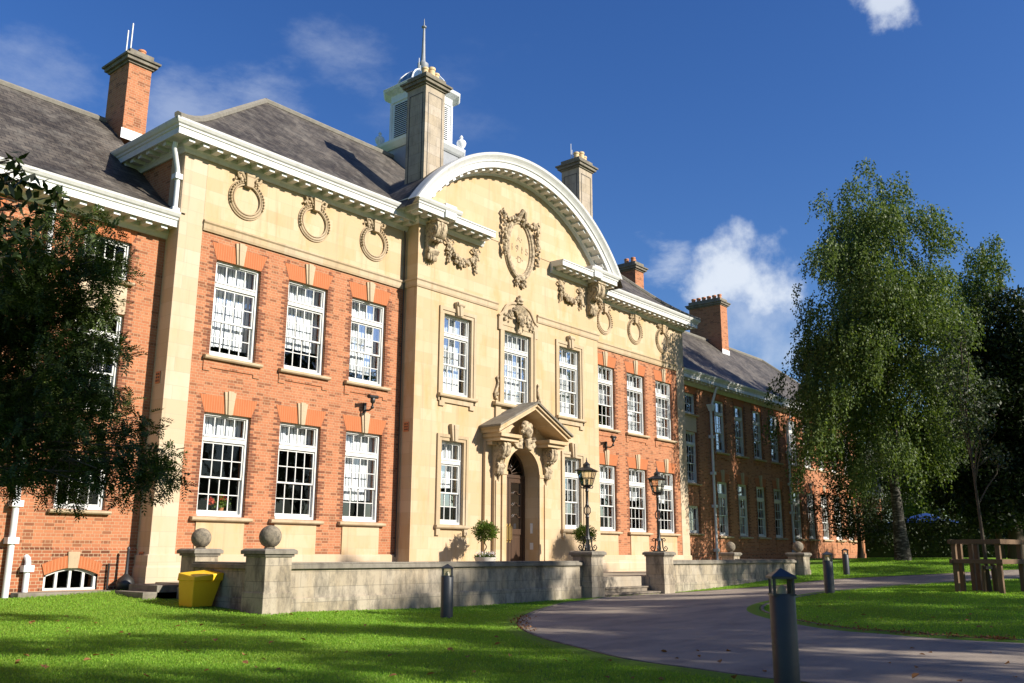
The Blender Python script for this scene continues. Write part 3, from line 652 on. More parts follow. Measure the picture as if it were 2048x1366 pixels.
for i in range(29):
    th = -0.915+1.83*i/28
    if abs(th) > 0.92: continue
    vs = []
    for r in (6.425, 6.545):
        for y in (-1.08, -0.72):
            for d in (-0.0125, 0.0125): vs.append((r*math.sin(th+d), y, CZ+r*math.cos(th+d)))
    ar.add(vs, [(0, 1, 3, 2), (4, 6, 7, 5), (0, 4, 5, 1), (2, 3, 7, 6), (0, 2, 6, 4), (1, 5, 7, 3)])
ar.build('pediment_arch', M['white'], B)
bl = MB()                                   # lead barrel roof behind the arch
for i in range(NA):
    a, b = -1+2*i/NA, -1+2*(i+1)/NA
    bl.quad(arcpt(6.99, a, -1.26, 12.0), arcpt(6.99, b, -1.26, 12.0), arcpt(6.99, b, 4.2, 12.0), arcpt(6.99, a, 4.2, 12.0))
bl.build('barrel_roof', M['slate'], B)

# ------------------------------------------------------------------ ornaments
def wreath(cx, lab):
    w = MB(); y0, cz = 0.0, 10.86; N = 40
    for r, t, d in ((0.50, 0.036, 0.03), (0.43, 0.026, 0.045), (0.56, 0.022, 0.02)):
        pts = [(cx+r*math.sin(2*math.pi*i/N), y0-d, cz+r*math.cos(2*math.pi*i/N)) for i in range(N+1)]; w.tube(pts, t, 8, caps=False)
    for i in range(24):
        t = R(-110+220*i/23); b = 0.53; w.ball((cx+b*math.sin(t), y0-0.075, cz+b*math.cos(t)), (0.034, 0.045, 0.034), 6)
    w.prism([(cx-0.10, cz+0.36), (cx+0.10, cz+0.36), (cx+0.12, cz+0.68), (cx-0.12, cz+0.68)], y0-0.15, y0)
    w.lathe([(0.07, -0.13), (0.07, 0.13)], (cx, y0-0.10, cz+0.69), 10, axis='x')
    for s in (-1, 1):
        w.tube([(cx+s*.12, y0-.06, cz+.58), (cx+s*.25, y0-.10, cz+.72), (cx+s*.38, y0-.08, cz+.70), (cx+s*.33, y0-.08, cz+.58), (cx+s*.22, y0-.06, cz+.58)], 0.04, 6)
        for i in range(5): berry(w, cx+s*rc.uniform(.2, .44), y0-.07, cz+rc.uniform(.50, .70), .045)
    return w.build('wreath', M['stone_trim'], B, smooth=True)
for x in (-11.12, -8.78, -6.42, 6.42, 8.80, 11.14): wreath(x, '')
ct = MB(); cx, cz, N = 0.05, 12.25, 56       # oval cartouche with garlands
def ell(a, b, y): return [(cx+a*math.sin(2*math.pi*i/N), y, cz+b*math.cos(2*math.pi*i/N)) for i in range(N+1)]
ct.tube(ell(0.74, 1.12, -0.66), 0.085, 8, caps=False); ct.tube(ell(0.63, 1.01, -0.64), 0.05, 8, caps=False); ct.tube(ell(0.83, 1.20, -0.62), 0.035, 8, caps=False)
ov = [(cx+0.64*math.sin(2*math.pi*i/N), -0.615, cz+1.02*math.cos(2*math.pi*i/N)) for i in range(N)]; ct.add(ov, [tuple(range(N))])
for s in (-1, 1):
    for i in range(46):
        u = i/45
        if u < .35: x, z = cx+s*(0.15+0.80*u/.35), 13.38-0.22*math.sin(math.pi*u/.35)*.6-.1*u
        else: x, z = cx+s*(0.97-0.02*u), 13.2-(u-.35)/.65*1.45
        berry(ct, x+rc.gauss(0, .05), -0.70-rc.random()*.10, z+rc.gauss(0, .05), rc.uniform(.045, .09))
    ct.tube([(cx+s*.86, -.66, 13.36), (cx+s*1.02, -.72, 13.50), (cx+s*1.1, -.7, 13.38), (cx+s*.95, -.7, 13.28)], 0.05, 6)
    ct.tube([(cx, -0.68, 11.06), (cx+s*.18, -.72, 11.10), (cx+s*.28, -.72, 11.00), (cx+s*.2, -.72, 10.92), (cx+s*.13, -.72, 11.0)], 0.055, 6)
ct.tube([(cx-.16, -.64, 13.3), (cx-.16, -.80, 13.45), (cx-.05, -.84, 13.66), (cx+.10, -.82, 13.64), (cx+.16, -.76, 13.4), (cx+.16, -.64, 13.2)], 0.09, 8)
for i in range(9): berry(ct, cx+rc.gauss(0, .13), -.68, 10.92-rc.random()*.12, .06)
cto = ct.build('date_cartouche', M['stone_carved'], B, smooth=True)
ins = MB(); ins.add([(cx+0.60*math.sin(2*math.pi*i/N), -0.622, cz+0.98*math.cos(2*math.pi*i/N)) for i in range(N)], [tuple(range(N))]); ins.build('cartouche_field', M['stone_bay'], cto)
def text(body, x, z, size, y, parent, mat):
    cu = bpy.data.curves.new('t', 'FONT'); cu.body = body; cu.size = size; cu.extrude = 0.012; cu.align_x = 'CENTER'
    o = bpy.data.objects.new('t', cu); COL.objects.link(o); bpy.context.view_layer.update()
    me = bpy.data.meshes.new_from_object(o.evaluated_get(bpy.context.evaluated_depsgraph_get())); bpy.data.objects.remove(o)
    me.transform(Matrix.Translation((x, y, z)) @ Matrix.Rotation(R(90), 4, 'X')); me.materials.clear(); me.materials.append(mat)
    q = bpy.data.objects.new('lettering', me); COL.objects.link(q); q.parent = parent; return q
for tx, z in (('A·', 12.52), ('1 9 1 5', 12.12), ('·D·', 11.72)): text(tx, cx+0.02, z, 0.36, -0.626, cto, M['stone_carved'])
def swag(xc):
    g = MB()
    for s in (-1, 1):
        X = xc+s*0.66
        for q in (-1, 1): g.tube([(X, -.64, 11.50), (X+q*.13, -.70, 11.60), (X+q*.20, -.70, 11.50), (X+q*.1, -.68, 11.42), (X, -.66, 11.46)], 0.035, 6)
        for q in (-1, 1): g.tube([(X, -.65, 11.45), (X+q*.10, -.66, 11.22)], [0.05, 0.03], 5)
        for i in range(24):
            u = i/23; berry(g, X+rc.gauss(0, .065*(1-.5*u)), -.67-rc.random()*.06, 11.38-u*(.60 if s < 0 else .64), rc.uniform(.04, .078)*(1-.35*u))
    for i in range(46):
        t = i/45; x = xc-.66+1.32*t; z = 11.30-0.36*math.sin(math.pi*t)**.9
        th = .05+.06*math.sin(math.pi*t); berry(g, x, -.67-rc.random()*.08, z+rc.gauss(0, th*.6), rc.uniform(.038, .068)+th*.2)
    return g.build('garland', M['stone_carved'], B, smooth=True)
swag(-3.03); swag(3.20)
CPRO = [(0, 1), (.93, 1), (.97, .94), (1.0, .86), (.99, .76), (.93, .67), (.82, .60), (.66, .565), (.48, .54), (.34, .50), (.27, .44), (.27, .385), (.36, .36), (.43, .31), (.42, .24), (.33, .19), (.22, .17), (.15, .13), (.10, .05), (0, 0)]
def console(mb, xc, w, z0, z1, y, proj):
    """S-scroll bracket: a big volute at the top, a small one at the foot, a leaf below"""
    h = z1-z0; P = [(y+.01-p*proj*(1 if p else 0), z0+q*h) for p, q in CPRO]
    mb.prism(P, xc-w/2, xc+w/2, axis='x')
    mb.prism([(y, z0+.3*h)]+[(a-.025 if i not in (0, 19) else a, b) for i, (a, b) in enumerate(P)][1:13]+[(y, z0+.36*h)], xc-w*.13, xc+w*.13, axis='x')
    for q in (-1, 1):
        r = proj*.30; c = (xc+q*w/2, y-proj*.66, z0+.785*h); r2 = proj*.115; c2 = (xc+q*w/2, y-proj*.30, z0+.275*h)
        mb.lathe([(r*.34, -.03), (r*.34, .03)], c, 10, axis='x'); mb.lathe([(r2*.5, -.03), (r2*.5, .03)], c2, 8, axis='x')
        spiral(mb, c[0], c[1], c[2], r, .03*proj/.6+.006, 1.5); spiral(mb, c2[0], c2[1], c2[2], r2, .018, 1.3, d=-1)
    for i in range(10): berry(mb, xc+rc.gauss(0, w*.26), y-proj*(.50+.22*rc.random()), z0+h*(.52+.035*rc.random()), .055*proj/.55)
    for i in range(5):
        t = (i-2)*w*.2; mb.ball((xc+t, y-proj*(.30-.03*abs(i-2)), z0+h*(.12+.02*abs(i-2))), (w*.12, proj*.10, h*.13), 8)
def spiral(mb, x, y, z, r, t, turns=1.6, d=1, n=26):
    mb.tube([(x, y+d*r*(1-.8*i/n)*math.cos(turns*6.28*i/n), z+r*(1-.8*i/n)*math.sin(turns*6.28*i/n)) for i in range(n+1)], t, 5)
for s in (-1, 1):
    k = MB(); X = s*4.56; console(k, X, 0.44, 10.56, 11.84, -0.6, 0.62)
    for i in range(9): k.ball((X, -1.255+.012*abs(i-3), 11.74-.05*i), .022, 6)
    k.box(X-.26, X+.26, -1.22, -.6, 11.84, 11.90)
    k.build('scroll_bracket', M['stone_carved'], B, smooth=True)

# ------------------------------------------------------------------ doorway
d = MB()
def arch_face(mb, hw_in, hw_out, z0, zs, ztop, y, depth, n=20):
    r = hw_in
    for s in (-1, 1):
        mb.quad((s*hw_in, y, z0), (s*hw_out, y, z0), (s*hw_out, y, zs), (s*hw_in, y, zs)); mb.quad((s*hw_in, y, z0), (s*hw_in, y+depth, z0), (s*hw_in, y+depth, zs), (s*hw_in, y, zs))
        mb.quad((s*hw_out, y, z0), (s*hw_out, -0.55, z0), (s*hw_out, -0.55, ztop), (s*hw_out, y, ztop))
    P = [(r*math.cos(math.pi*i/n), zs+r*math.sin(math.pi*i/n)) for i in range(n+1)]
    for i in range(n):
        (x1, z1), (x2, z2) = P[i], P[i+1]; mb.quad((x1, y, z1), (x2, y, z2), (x2, y+depth, z2), (x1, y+depth, z1))
        def o_(x, z):
            t = math.atan2(z-zs, x); k = min(hw_out/max(1e-6, abs(math.cos(t))), (ztop-zs)/max(1e-6, math.sin(t))); return (k*math.cos(t), zs+k*math.sin(t))
        a, b = o_(x1, z1), o_(x2, z2); mb.quad((x1, y, z1), (a[0], y, a[1]), (b[0], y, b[1]), (x2, y, z2))
        if abs(a[0]-b[0]) > 1e-4 and abs(a[1]-b[1]) > 1e-4:
            cr_ = (math.copysign(hw_out, a[0] if abs(a[0]) > abs(b[0]) else b[0]), ztop); mb.add([(a[0], y, a[1]), (cr_[0], y, cr_[1]), (b[0], y, b[1])], [(0, 1, 2)])
    mb.quad((-hw_out, y, ztop), (hw_out, y, ztop), (hw_out, -0.55, ztop), (-hw_out, -0.55, ztop))
arch_face(d, 0.88, 1.46, 0.62, 3.98, 5.05, -0.84, 0.66)
for s in (-1, 1):
    d.box(*sorted((s*1.46, s*1.80)), -0.72, -0.59, 0.62, 5.0)
    d.box(*sorted((s*0.90, s*1.12)), -0.90, -0.83, 0.62, 3.92); d.box(*sorted((s*0.87, s*1.16)), -0.93, -0.83, 3.92, 4.03); d.box(*sorted((s*0.89, s*1.15)), -0.92, -.83, 0.62, 0.86)
    d.box(*sorted((s*1.22, s*1.42)), -0.88, -0.83, 0.95, 3.7)
n = 24
for i in range(n):
    a0, a1 = math.pi*i/n, math.pi*(i+1)/n; vs = []
    for r in (0.89, 1.08):
        for y in (-0.83, -0.90):
            for t in (a0, a1): vs.append((r*math.cos(t), y, 3.98+r*math.sin(t)))
    d.add(vs, [(0, 1, 3, 2), (4, 6, 7, 5), (2, 3, 7, 6), (0, 4, 5, 1), (0, 2, 6, 4), (1, 5, 7, 3)])
d.build('door_surround', M['stone_bay'], B)
# jamb panels inside the arch
cn = MB()                                   # canopy: two cornice returns, raking pediment and stone slates
for s in (-1, 1):
    xs = sorted((s*0.80, s*1.78)); cn.box(*xs, -1.36, -0.6, 4.98, 5.10); xs = sorted((s*0.76, s*1.84)); cn.box(*xs, -1.46, -0.6, 5.10, 5.22)
    cn.box(*sorted((s*1.42, s*1.74)), -0.95, -0.6, 4.86, 4.98)
    # raking cornice, two fascias, and soffit boards
    for (z, th, y0, ov_) in ((5.26, 0.12, -1.44, 0.02), (5.37, 0.09, -1.52, 0.06)):
        cn.prism([(0, z+0.93), (0, z+0.93+th), (s*(1.90+ov_), z-0.02+th), (s*(1.90+ov_), z-0.02)], y0, -0.6)
cn.build('door_canopy', M['stone_bay'], B, bevel=0.01)
rf = MB()
for s in (-1, 1): rf.prism([(0, 6.40), (0, 6.47), (s*2.02, 5.48), (s*2.02, 5.41)], -1.58, -0.59)
rf.build('canopy_roof', M['stone_cap'], B)
hd = MB()                                   # carved head and shell over the arch, consoles left and right
hd.prism([(-0.42, 4.86), (0.42, 4.86), (0.62, 5.02), (0.45, 5.20), (0.28, 5.30), (-0.28, 5.30), (-0.45, 5.20), (-0.62, 5.02)], -0.98, -0.83)
hd.ball((0, -0.98, 5.52), (0.27, 0.20, 0.33), 14); hd.ball((0, -1.12, 5.42), (0.17, 0.12, 0.22), 10); hd.ball((0, -1.23, 5.44), (0.035, 0.05, 0.06), 6)
for s in (-1, 1):
    hd.ball((s*.075, -1.19, 5.52), (0.05, .03, .03), 6)
    for i in range(10): berry(hd, s*rc.uniform(.12, .27), -1.02-rc.random()*.1, 5.40+rc.random()*.38, .07)
    hd.tube([(s*.15, -.95, 5.2), (s*.35, -1.0, 5.12), (s*.5, -1.0, 5.2), (s*.42, -1, 5.28)], .06, 6)
hd.tube([(0, -.95, 5.2), (0, -1.1, 5.08), (0, -1.08, 4.92), (0, -.96, 4.90)], [.10, .12, .11, .08], 8)
hd.build('carved_head', M['stone_carved'], B, smooth=True)
for s in (-1, 1):
    k = MB(); console(k, s*1.30, 0.34, 3.86, 4.96, -0.84, 0.46); k.tube([(s*1.30, -.90, 3.92), (s*1.30, -.88, 3.66)], [.05, .015], 6)
    k.build('door_bracket', M['stone_carved'], B, smooth=True)
dr = MB(); YD = -0.22
for s in (-1, 1):
    a, b = sorted((s*0.01, s*0.80))
    dr.box(a, a+.12, YD, YD+.07, .70, 3.9); dr.box(b-.12, b, YD, YD+.07, .70, 3.9)
    for z0, z1 in ((.70, .98), (1.95, 2.15), (3.74, 3.9)): dr.box(a+.12, b-.12, YD, YD+.07, z0, z1)
    dr.box(a+.12, b-.12, YD+.03, YD+.06, .98, 1.95)
    dr.box(a+.18, b-.18, YD+.015, YD+.035, 1.06, 1.87)
    for z in (2.55, 2.95, 3.35): dr.tube([(a+.12, YD+.03, z), (a+.25, YD+.03, z), (a+.33, YD+.03, z+.09), (b-.33, YD+.03, z+.09), (b-.25, YD+.03, z), (b-.12, YD+.03, z)], .018, 5)
for s in (-1, 1): dr.box(*sorted((s*.80, s*.90)), YD-.03, YD+.10, .62, 4.0)
dr.box(-.80, .80, YD-.03, YD+.10, 3.9, 4.02)
for i in range(9):
    t = math.pi*(i+.5)/9; dr.tube([(.2*math.cos(t), YD+.03, 4.02+.2*math.sin(t)), (.84*math.cos(t), YD+.03, 4.02+.84*math.sin(t))], .016, 5)
dr.tube([(.2*math.cos(math.pi*i/12), YD+.03, 4.02+.2*math.sin(math.pi*i/12)) for i in range(13)], .03, 6); dr.tube([(.85*math.cos(math.pi*i/16), YD+.03, 4.0+.85*math.sin(math.pi*i/16)) for i in range(17)], .05, 6)
do = dr.build('door', M['door'], B, bevel=0.006)
g = MB()
for s in (-1, 1): a, b = sorted((s*.13, s*.68)); g.quad((a, YD+.05, 2.15), (b, YD+.05, 2.15), (b, YD+.05, 3.74), (a, YD+.05, 3.74))
g.add([(0, YD+.05, 4.02)]+[(.85*math.cos(math.pi*i/16), YD+.05, 4.02+.85*math.sin(math.pi*i/16)) for i in range(17)], [(0, i, i+1) for i in range(1, 17)])
g.build('door_glass', M['glass'], do)
kp = MB(); kp.box(-.78, -.02, YD-.006, YD+.001, .70, .97); kp.box(.02, .78, YD-.006, YD+.001, .70, .97); kp.build('kick_plate', M['brass'], do)
for s in (-1, 1):
    h = MB(); h.tube([(s*.075, YD-.01, 1.75), (s*.075, YD-.09, 1.78), (s*.075, YD-.09, 2.22), (s*.075, YD-.01, 2.25)], .016, 6); h.box(s*.075-.035, s*.075+.035, YD-.012, YD, 1.68, 2.32); h.build('door_handle', M['brass'], do)
sp_ = MB(); sp_.box(0.865, 0.885, -0.6, -0.5, 2.0, 2.35); sp_.box(0.868, 0.885, -.62, -.48, 1.45, 1.68); sp_.build('entry_panel', M['white_metal'], B)

# ------------------------------------------------------------------ low wings
def wing(sgn, xs, xend, zbase):
    b = MB(); holes = []; w = 1.1; E = E_
    a_, b_ = 13.95, 15.15; sx = sorted((sgn*a_, sgn*b_)); cx = sum(sx)/2
    # staircase windows at half-landing heights
    for z0, z1, kind in ((7.95, 8.97, 'short'), (4.62, 7.08, 'mid'), (2.28, 3.55, 'short')):
        holes.append((*sx, z0, z1)); o = window(cx, z0, z1, 1.2, E, 4, kind, None); sill(o, 1.44, drop=0.10)
    sp = MB(); sp.box(*sx, E-.012, E+.2, 7.09, 7.85); sp.build('stone_spandrel', M['stone'], B)
    zt_ = 8.97; l = MB(); l.prism([(sx[0], zt_-.004), (sx[1], zt_-.004), (sx[1]+.15, 9.36), (sx[0]-.15, 9.36)], E-.006, E+.1); l.build('lintel', M['rubbed'], B)
    for q in (-1, 1): quoins(b, sx[0] if q < 0 else sx[1], q, 2.2, 9.3, E, 1)
    for i, x in enumerate(xs):
        X = sgn*x; bl = [(0.2, 0, 1, 0), (0.03, 0, 1, 0), (0.5, 0, 1, 0), None][i % 4]
        for zb, zt2 in ((UB, UT), (LB, LT)):
            holes.append((X-w/2, X+w/2, zb, zt2)); o = window(X, zb, zt2, w, E, 3, 'tall', bl); sill(o, 1.4)
            if zt2 < 6: lintel(o, w, zt2-zb)
            else:
                l = MB(); l.prism([(-w/2, zt2-zb-.004), (w/2, zt2-zb-.004), (w/2+.14, zt2-zb+.39), (-w/2-.14, zt2-zb+.39)], -0.008, 0.1); l.build('lintel', M['rubbed'], o)
        for zb, zt2 in ((UB, UT), (LB, LT)): quoins(b, X-w/2, -1, zb, zt2+.4, E, 1); quoins(b, X+w/2, 1, zb, zt2+.4, E, 1)
        b.prism([(X-.68, UB-.13), (X-.68, UB-.40), (X-.52, UB-.40), (X-.52, UB-.32), (X+.52, UB-.32), (X+.52, UB-.40), (X+.68, UB-.40), (X+.68, UB-.13)], E-.03, E+.02, 0)
        b.prism([(X-.55, LB-.13), (X-.55, 1.45), (X+.55, 1.45), (X+.55, LB-.13)], E-.02, E+.02, 0)
    hb = [h for h in holes]+([(-15.2, -13.96, 0.46, 0.965)] if sgn < 0 else [])
    xa, xb = sorted((sgn*HW, sgn*xend))
    wall_grid(b, xa, xb, zbase, 9.4, hb, E, 0.42)
    if sgn > 0: b.quad((xend, E, zbase), (xend, 11, zbase), (xend, 11, 9.4), (xend, E, 9.4))
    # brick plinth, slightly forward
    if sgn < 0:
        xq = (-15.2, -13.96); z1 = 0.80
        b.cur = 2
        wall_grid(b, xa, xb, zbase, 1.38, [(xq[0], xq[1], 0.46, 0.965)], E-.03, 0.3, 2)
        for i in range(12):
            x1, x2 = xq[0]+1.24*i/12, xq[0]+1.24*(i+1)/12; z1, z2 = 0.80+.16*math.sin(math.pi*i/12), 0.80+.16*math.sin(math.pi*(i+1)/12)
            b.quad((x1, E-.03, z1), (x2, E-.03, z2), (x2, E-.03, .965), (x1, E-.03, .965), 2); b.quad((x1, E-.03, z1), (x2, E-.03, z2), (x2, E+.1, z2), (x1, E+.1, z1), 2)
        b.quad((xa, E-.03, 1.38), (xb, E-.03, 1.38), (xb, E, 1.40), (xa, E, 1.40), 2); b.cur = 0
    else:
        b.box(xa, xb, E-.03, E, zbase, 1.38, 2)
    b.build('brick_wall', [M['brick'], M['brick_dark'], M['brick_plinth']], B)
    c = MB(); dz = -2.30; pr = [(o, z+dz) for o, z in CP_]
    if sgn > 0: c.sweep([(HW, E), (xend, E), (xend, 11)], pr)
    else: c.sweep([(-xend, E), (-HW, E)], pr)
    modillions(c, xa+(.1 if sgn > 0 else 0), xb-.1, E, dz, int((xb-xa)/.42))
    c.build('cornice', M['white'], B)
RX = (17.65, 19.85, 22.0, 24.15, 26.7, 28.7, 30.8, 32.9, 35.0)
wing(1, RX, 37.2, 0.2); wing(-1, (17.65, 19.85, 22.0, 24.15), 30, -0.2)
# arched basement light of the left wing
o = MB(); a, b_, zb = -15.2, -13.96, 0.46
P = [(a+(b_-a)*i/12, 0.80+0.16*math.sin(math.pi*i/12)) for i in range(13)]
for i in range(12):
    (x1, z1), (x2, z2) = P[i], P[i+1]; o.prism([(x1, z1-.06), (x2, z2-.06), (x2, z2), (x1, z1)], .63, .72)
o.box(a, a+.07, .63, .72, zb, .80); o.box(b_-.07, b_, .63, .72, zb, .80); o.box(a, b_, .62, .72, zb, zb+.05)
for i in (1, 2, 3): x = a+(b_-a)*i/4; o.box(x-.03, x+.03, .64, .70, zb, .93)
bo = o.build('window', M['white'], B); bo['label'] = 'low arched basement window with white bars'
g = MB(); g.add([(a, .68, zb), (b_, .68, zb)]+[(x, .68, z) for x, z in P[::-1]], [tuple(range(15))]); g.build('pane', M['glass'], bo)
N = 18; kl, kr = MB(), MB()
for i in range(N):
    if i in (8, 9): continue
    k = kl if i < 9 else kr
    t0, t1 = i/N-.001, (i+1)/N+.001
    def q(t, r): x = a+(b_-a)*t; z = 0.80+0.16*math.sin(math.pi*t); n_ = (t-.5)*.55; return (x+n_*r, z+r*(1-abs(t-.5)*.3))
    k.add([(*(q(t0, 0)[:1]), .545, q(t0, 0)[1]), (q(t1, 0)[0], .545, q(t1, 0)[1]), (q(t1, .28)[0], .545, q(t1, .28)[1]), (q(t0, .28)[0], .545, q(t0, .28)[1]),
           (q(t0, 0)[0], .60, q(t0, 0)[1]), (q(t1, 0)[0], .60, q(t1, 0)[1]), (q(t1, .28)[0], .60, q(t1, .28)[1]), (q(t0, .28)[0], .60, q(t0, .28)[1])],
          [(0, 1, 2, 3), (0, 4, 5, 1), (1, 5, 6, 2), (2, 6, 7, 3), (3, 7, 4, 0)])
kl.build('lintel', M['rubbed'], bo); kr.build('lintel', M['rubbed'], bo)
k = MB(); k.prism([(-14.69, .95), (-14.47, .95), (-14.44, 1.32), (-14.72, 1.32)], .53, .62); k.build('keystone', M['stone_trim'], bo)
# stone kerb of the light well
k = MB(); k.box(-15.9, -13.25, 0.10, 0.52, 0.10, 0.445); k.build('light_well_kerb', M['stone_cap'], B, bevel=.03)

# ------------------------------------------------------------------ roofs
def hfun(u, H): return H*(0.55*u+0.883*u*u if u < .3 else 0.2445+1.0793*(u-.3))
def hip(mb, x0, x1, y0, y1, z0, H, runx0, runx1, yr):
    L = [0, .04, .09, .15, .22, .3, .4, .6, .8, 1.0]
    def rect(u):
        z = z0+hfun(u, H); a = x0+runx0*u; b = x1-runx1*u; c_ = y0+(yr-y0)*u; d_ = y1-(y1-yr)*u
        return [(a, c_, z), (b, c_, z), (b, d_, z), (a, d_, z)]
    for i in range(len(L)-1):
        p, q = rect(L[i]), rect(L[i+1])
        for k in range(4):
            if k == 1 and runx1 == 0 or k == 3 and runx0 == 0: continue
            mb.quad(p[k], p[(k+1) % 4], q[(k+1) % 4], q[k])
    return [[rect(u)[k] for u in L] for k in range(4)]
rm = MB(); ed = hip(rm, -13.70, 13.70, -0.62, 10.4, 12.22, 4.74, 6.2, 6.2, 4.9)
for e in ed:
    if e[0][1] < 4: rm.tube([(p[0], p[1], p[2]+.03) for p in e], .10, 6, 1)
rm.tube([(-7.5, 4.9, 16.99), (7.5, 4.9, 16.99)], .11, 6, 1)
rm.build('roof', [M['slate'], M['ridge']], B)
rm = MB(); ed = hip(rm, 12.9, 37.85, -0.05, 10.05, 9.92, 4.18, 0, 5.2, 5.0)
rm.tube([(p[0], p[1], p[2]+.03) for p in ed[1]], .09, 6, 1); rm.tube([(13, 5, 14.12), (32.6, 5, 14.12)], .10, 6, 1)
rm.build('roof', [M['slate'], M['ridge']], B)
rm = MB(); hip(rm, -30.5, -12.9, -0.05, 10.05, 9.92, 4.18, 5.2, 0, 5.0); rm.tube([(-25.3, 5, 14.12), (-13, 5, 14.12)], .10, 6, 1)
rm.build('roof', [M['slate'], M['ridge']], B)

# ------------------------------------------------------------------ chimneys
def chimney(x0, x1, y0, y1, z0, z1, mat, capm, pots, potm, flash=True, panels=False):
    c = MB(); c.box(x0, x1, y0, y1, z0, z1)
    if panels:      # panel lines drawn as thin raised black strips on front and flank
        for (u0, u1, zt_) in ((.14, .86, z1-.25),):
            w = x1-x0; xa, xb = x0+w*u0, x0+w*u1
            c.box(xa, xa+.02, y0-.012, y0, z0, zt_, 1); c.box(xb-.02, xb, y0-.012, y0, z0, zt_, 1); c.box(xa, xb, y0-.012, y0, zt_-.02, zt_, 1)
            d_ = y1-y0; ya, yb = y0+d_*u0, y0+d_*u1
            c.box(x0-.012, x0, ya, ya+.02, z0, zt_, 1); c.box(x0-.012, x0, yb-.02, yb, z0, zt_, 1); c.box(x0-.012, x0, ya, yb, zt_-.02, zt_, 1)
    o = c.build('chimney', [mat, M['black']], B)
    k = MB(); cy, cx = (y0+y1)/2, (x0+x1)/2; hx, hy = (x1-x0)/2, (y1-y0)/2
    for za, zb, e in ((z1, z1+.07, .05), (z1+.07, z1+.18, .13), (z1+.18, z1+.24, .19), (z1+.24, z1+.46, .02)): k.taper(cx, cy, za, zb, hx+e, hy+e, hx+e*1.05, hy+e*1.05)
    k.build('chimney_cap', M[capm], o)
    for (px, py, r, h) in pots:
        p = MB(); p.lathe([(r*1.05, 0), (r, .04), (r*.93, h*.75), (r*1.08, h*.78), (r*1.08, h*.94), (r, h), (r*.8, h), (r*.78, h*.5)], (px, py, z1+.45), 14); p.build('chimney_pot', M[potm], o, smooth=True)
    if flash:
        f = MB(); f.prism([(x0-.04, z0), (x1+.04, z0), (x1+.04, z0+.32), (x0-.04, z0+.32)], y0-.025, y0-.005); f.build('lead_flashing', M['white_metal'], o)
    return o
lc = chimney(-12.92, -12.2, 4.0, 5.2, 13.30, 15.78, M['brick'], 'stone_cap', [(-12.40, 4.35, .12, .28)], 'terracotta')
for (x, y, h) in ((-12.84, 4.2, 1.0), (-12.78, 4.6, .95)):
    t = MB(); t.tube([(x, y, 16.05), (x, y, 16.2+h)], .022, 6); t.build('antenna', M['white_metal'], lc)
chimney(13.8, 14.6, 3.0, 4.2, 12.0, 15.55, M['brick'], 'stone_cap', [(13.95, 3.2, .12, .26), (13.95, 3.6, .12, .26), (14.3, 3.4, .13, .28)], 'terracotta')
chimney(25.05, 25.92, 4.0, 6.15, 13.15, 16.25, M['brick'], 'stone_cap', [(25.4, 4.2+.36*i, .13, .30) for i in range(6)], 'terracotta')
for s in (-1, 1):
    x0 = s*4.43-.46
    oc = chimney(x0, x0+.92, -0.58, 0.32, 13.2, 16.86, M['stone_grey'], 'stone_cap', [(x0+.2, -.3, .12, .32), (x0+.46, -.36, .13, .40), (x0+.74, -.3, .12, .32)], 'buffpot', False, True)
    for (dx, h) in ((.10, .75), (.17, .5)): t = MB(); t.tube([(x0+dx, -.1, 17.2), (x0+dx, -.1, 17.3+h)], .014, 5); t.build('antenna', M['white_metal'], oc)

# ------------------------------------------------------------------ cupola
cu = MB(); CX, CY = 0.0, 4.7
CA = [k*math.pi/2+q*R(32) for k in range(4) for q in (-1, 1)]
def octo(r): return [(CX+r*math.cos(a), CY+r*math.sin(a)) for a in CA]
def ring(mb, prof, mi=0):
    o = len(mb.v)
    for r, z in prof: mb.v += [(x, y, z) for x, y in octo(r)]
    for i in range(len(prof)-1):
        for k in range(8): mb.f.append((o+i*8+k, o+i*8+(k+1) % 8, o+(i+1)*8+(k+1) % 8, o+(i+1)*8+k)); mb.m.append(mi)
ring(cu, [(1.62, 15.5), (1.62, 17.28), (1.66, 17.30)], 1)
ring(cu, [(1.66, 17.30), (1.74, 17.36), (1.88, 17.50), (1.92, 17.60), (1.70, 17.66), (1.34, 17.68), (1.34, 17.80), (1.28, 17.84), (1.28, 19.55), (1.34, 19.58), (1.34, 19.64), (1.30, 19.66), (1.32, 19.90), (1.46, 19.98), (1.60, 20.06), (1.66, 20.16), (1.62, 20.20), (1.2, 20.26)])
for a in CA:            # slim raised strips at the angles
    x, y = CX+1.27*math.cos(a), CY+1.27*math.sin(a); cu.lathe([(.07, 17.8), (.07, 19.6)], (x, y, 0), 8)
co = cu.build('cupola', [M['cupola'], M['lead']], B)
lv = MB()
for i in range(4):
    a = i*math.pi/2; n = Vector((math.cos(a), math.sin(a), 0)); t = Vector((-n.y, n.x, 0)); c0 = Vector((CX, CY, 0))+n*1.09
    for j in range(17):
        z = 18.02+j*.088; p = c0+Vector((0, 0, z)); w = .46
        lv.add([p-t*w+n*.05, p+t*w+n*.05, p+t*w+n*.0+Vector((0, 0, .07)), p-t*w+n*.0+Vector((0, 0, .07)), p-t*w+n*.035, p+t*w+n*.035], [(0, 1, 2, 3), (0, 4, 5, 1)])
    p = c0+n*.002+Vector((0, 0, 18.0)); lv.add([p-t*.46, p+t*.46, p+t*.46+Vector((0, 0, 1.5)), p-t*.46+Vector((0, 0, 1.5))], [(0, 1, 2, 3)], 1)
lv.build('louvre', [M['cupola'], M['black']], co)
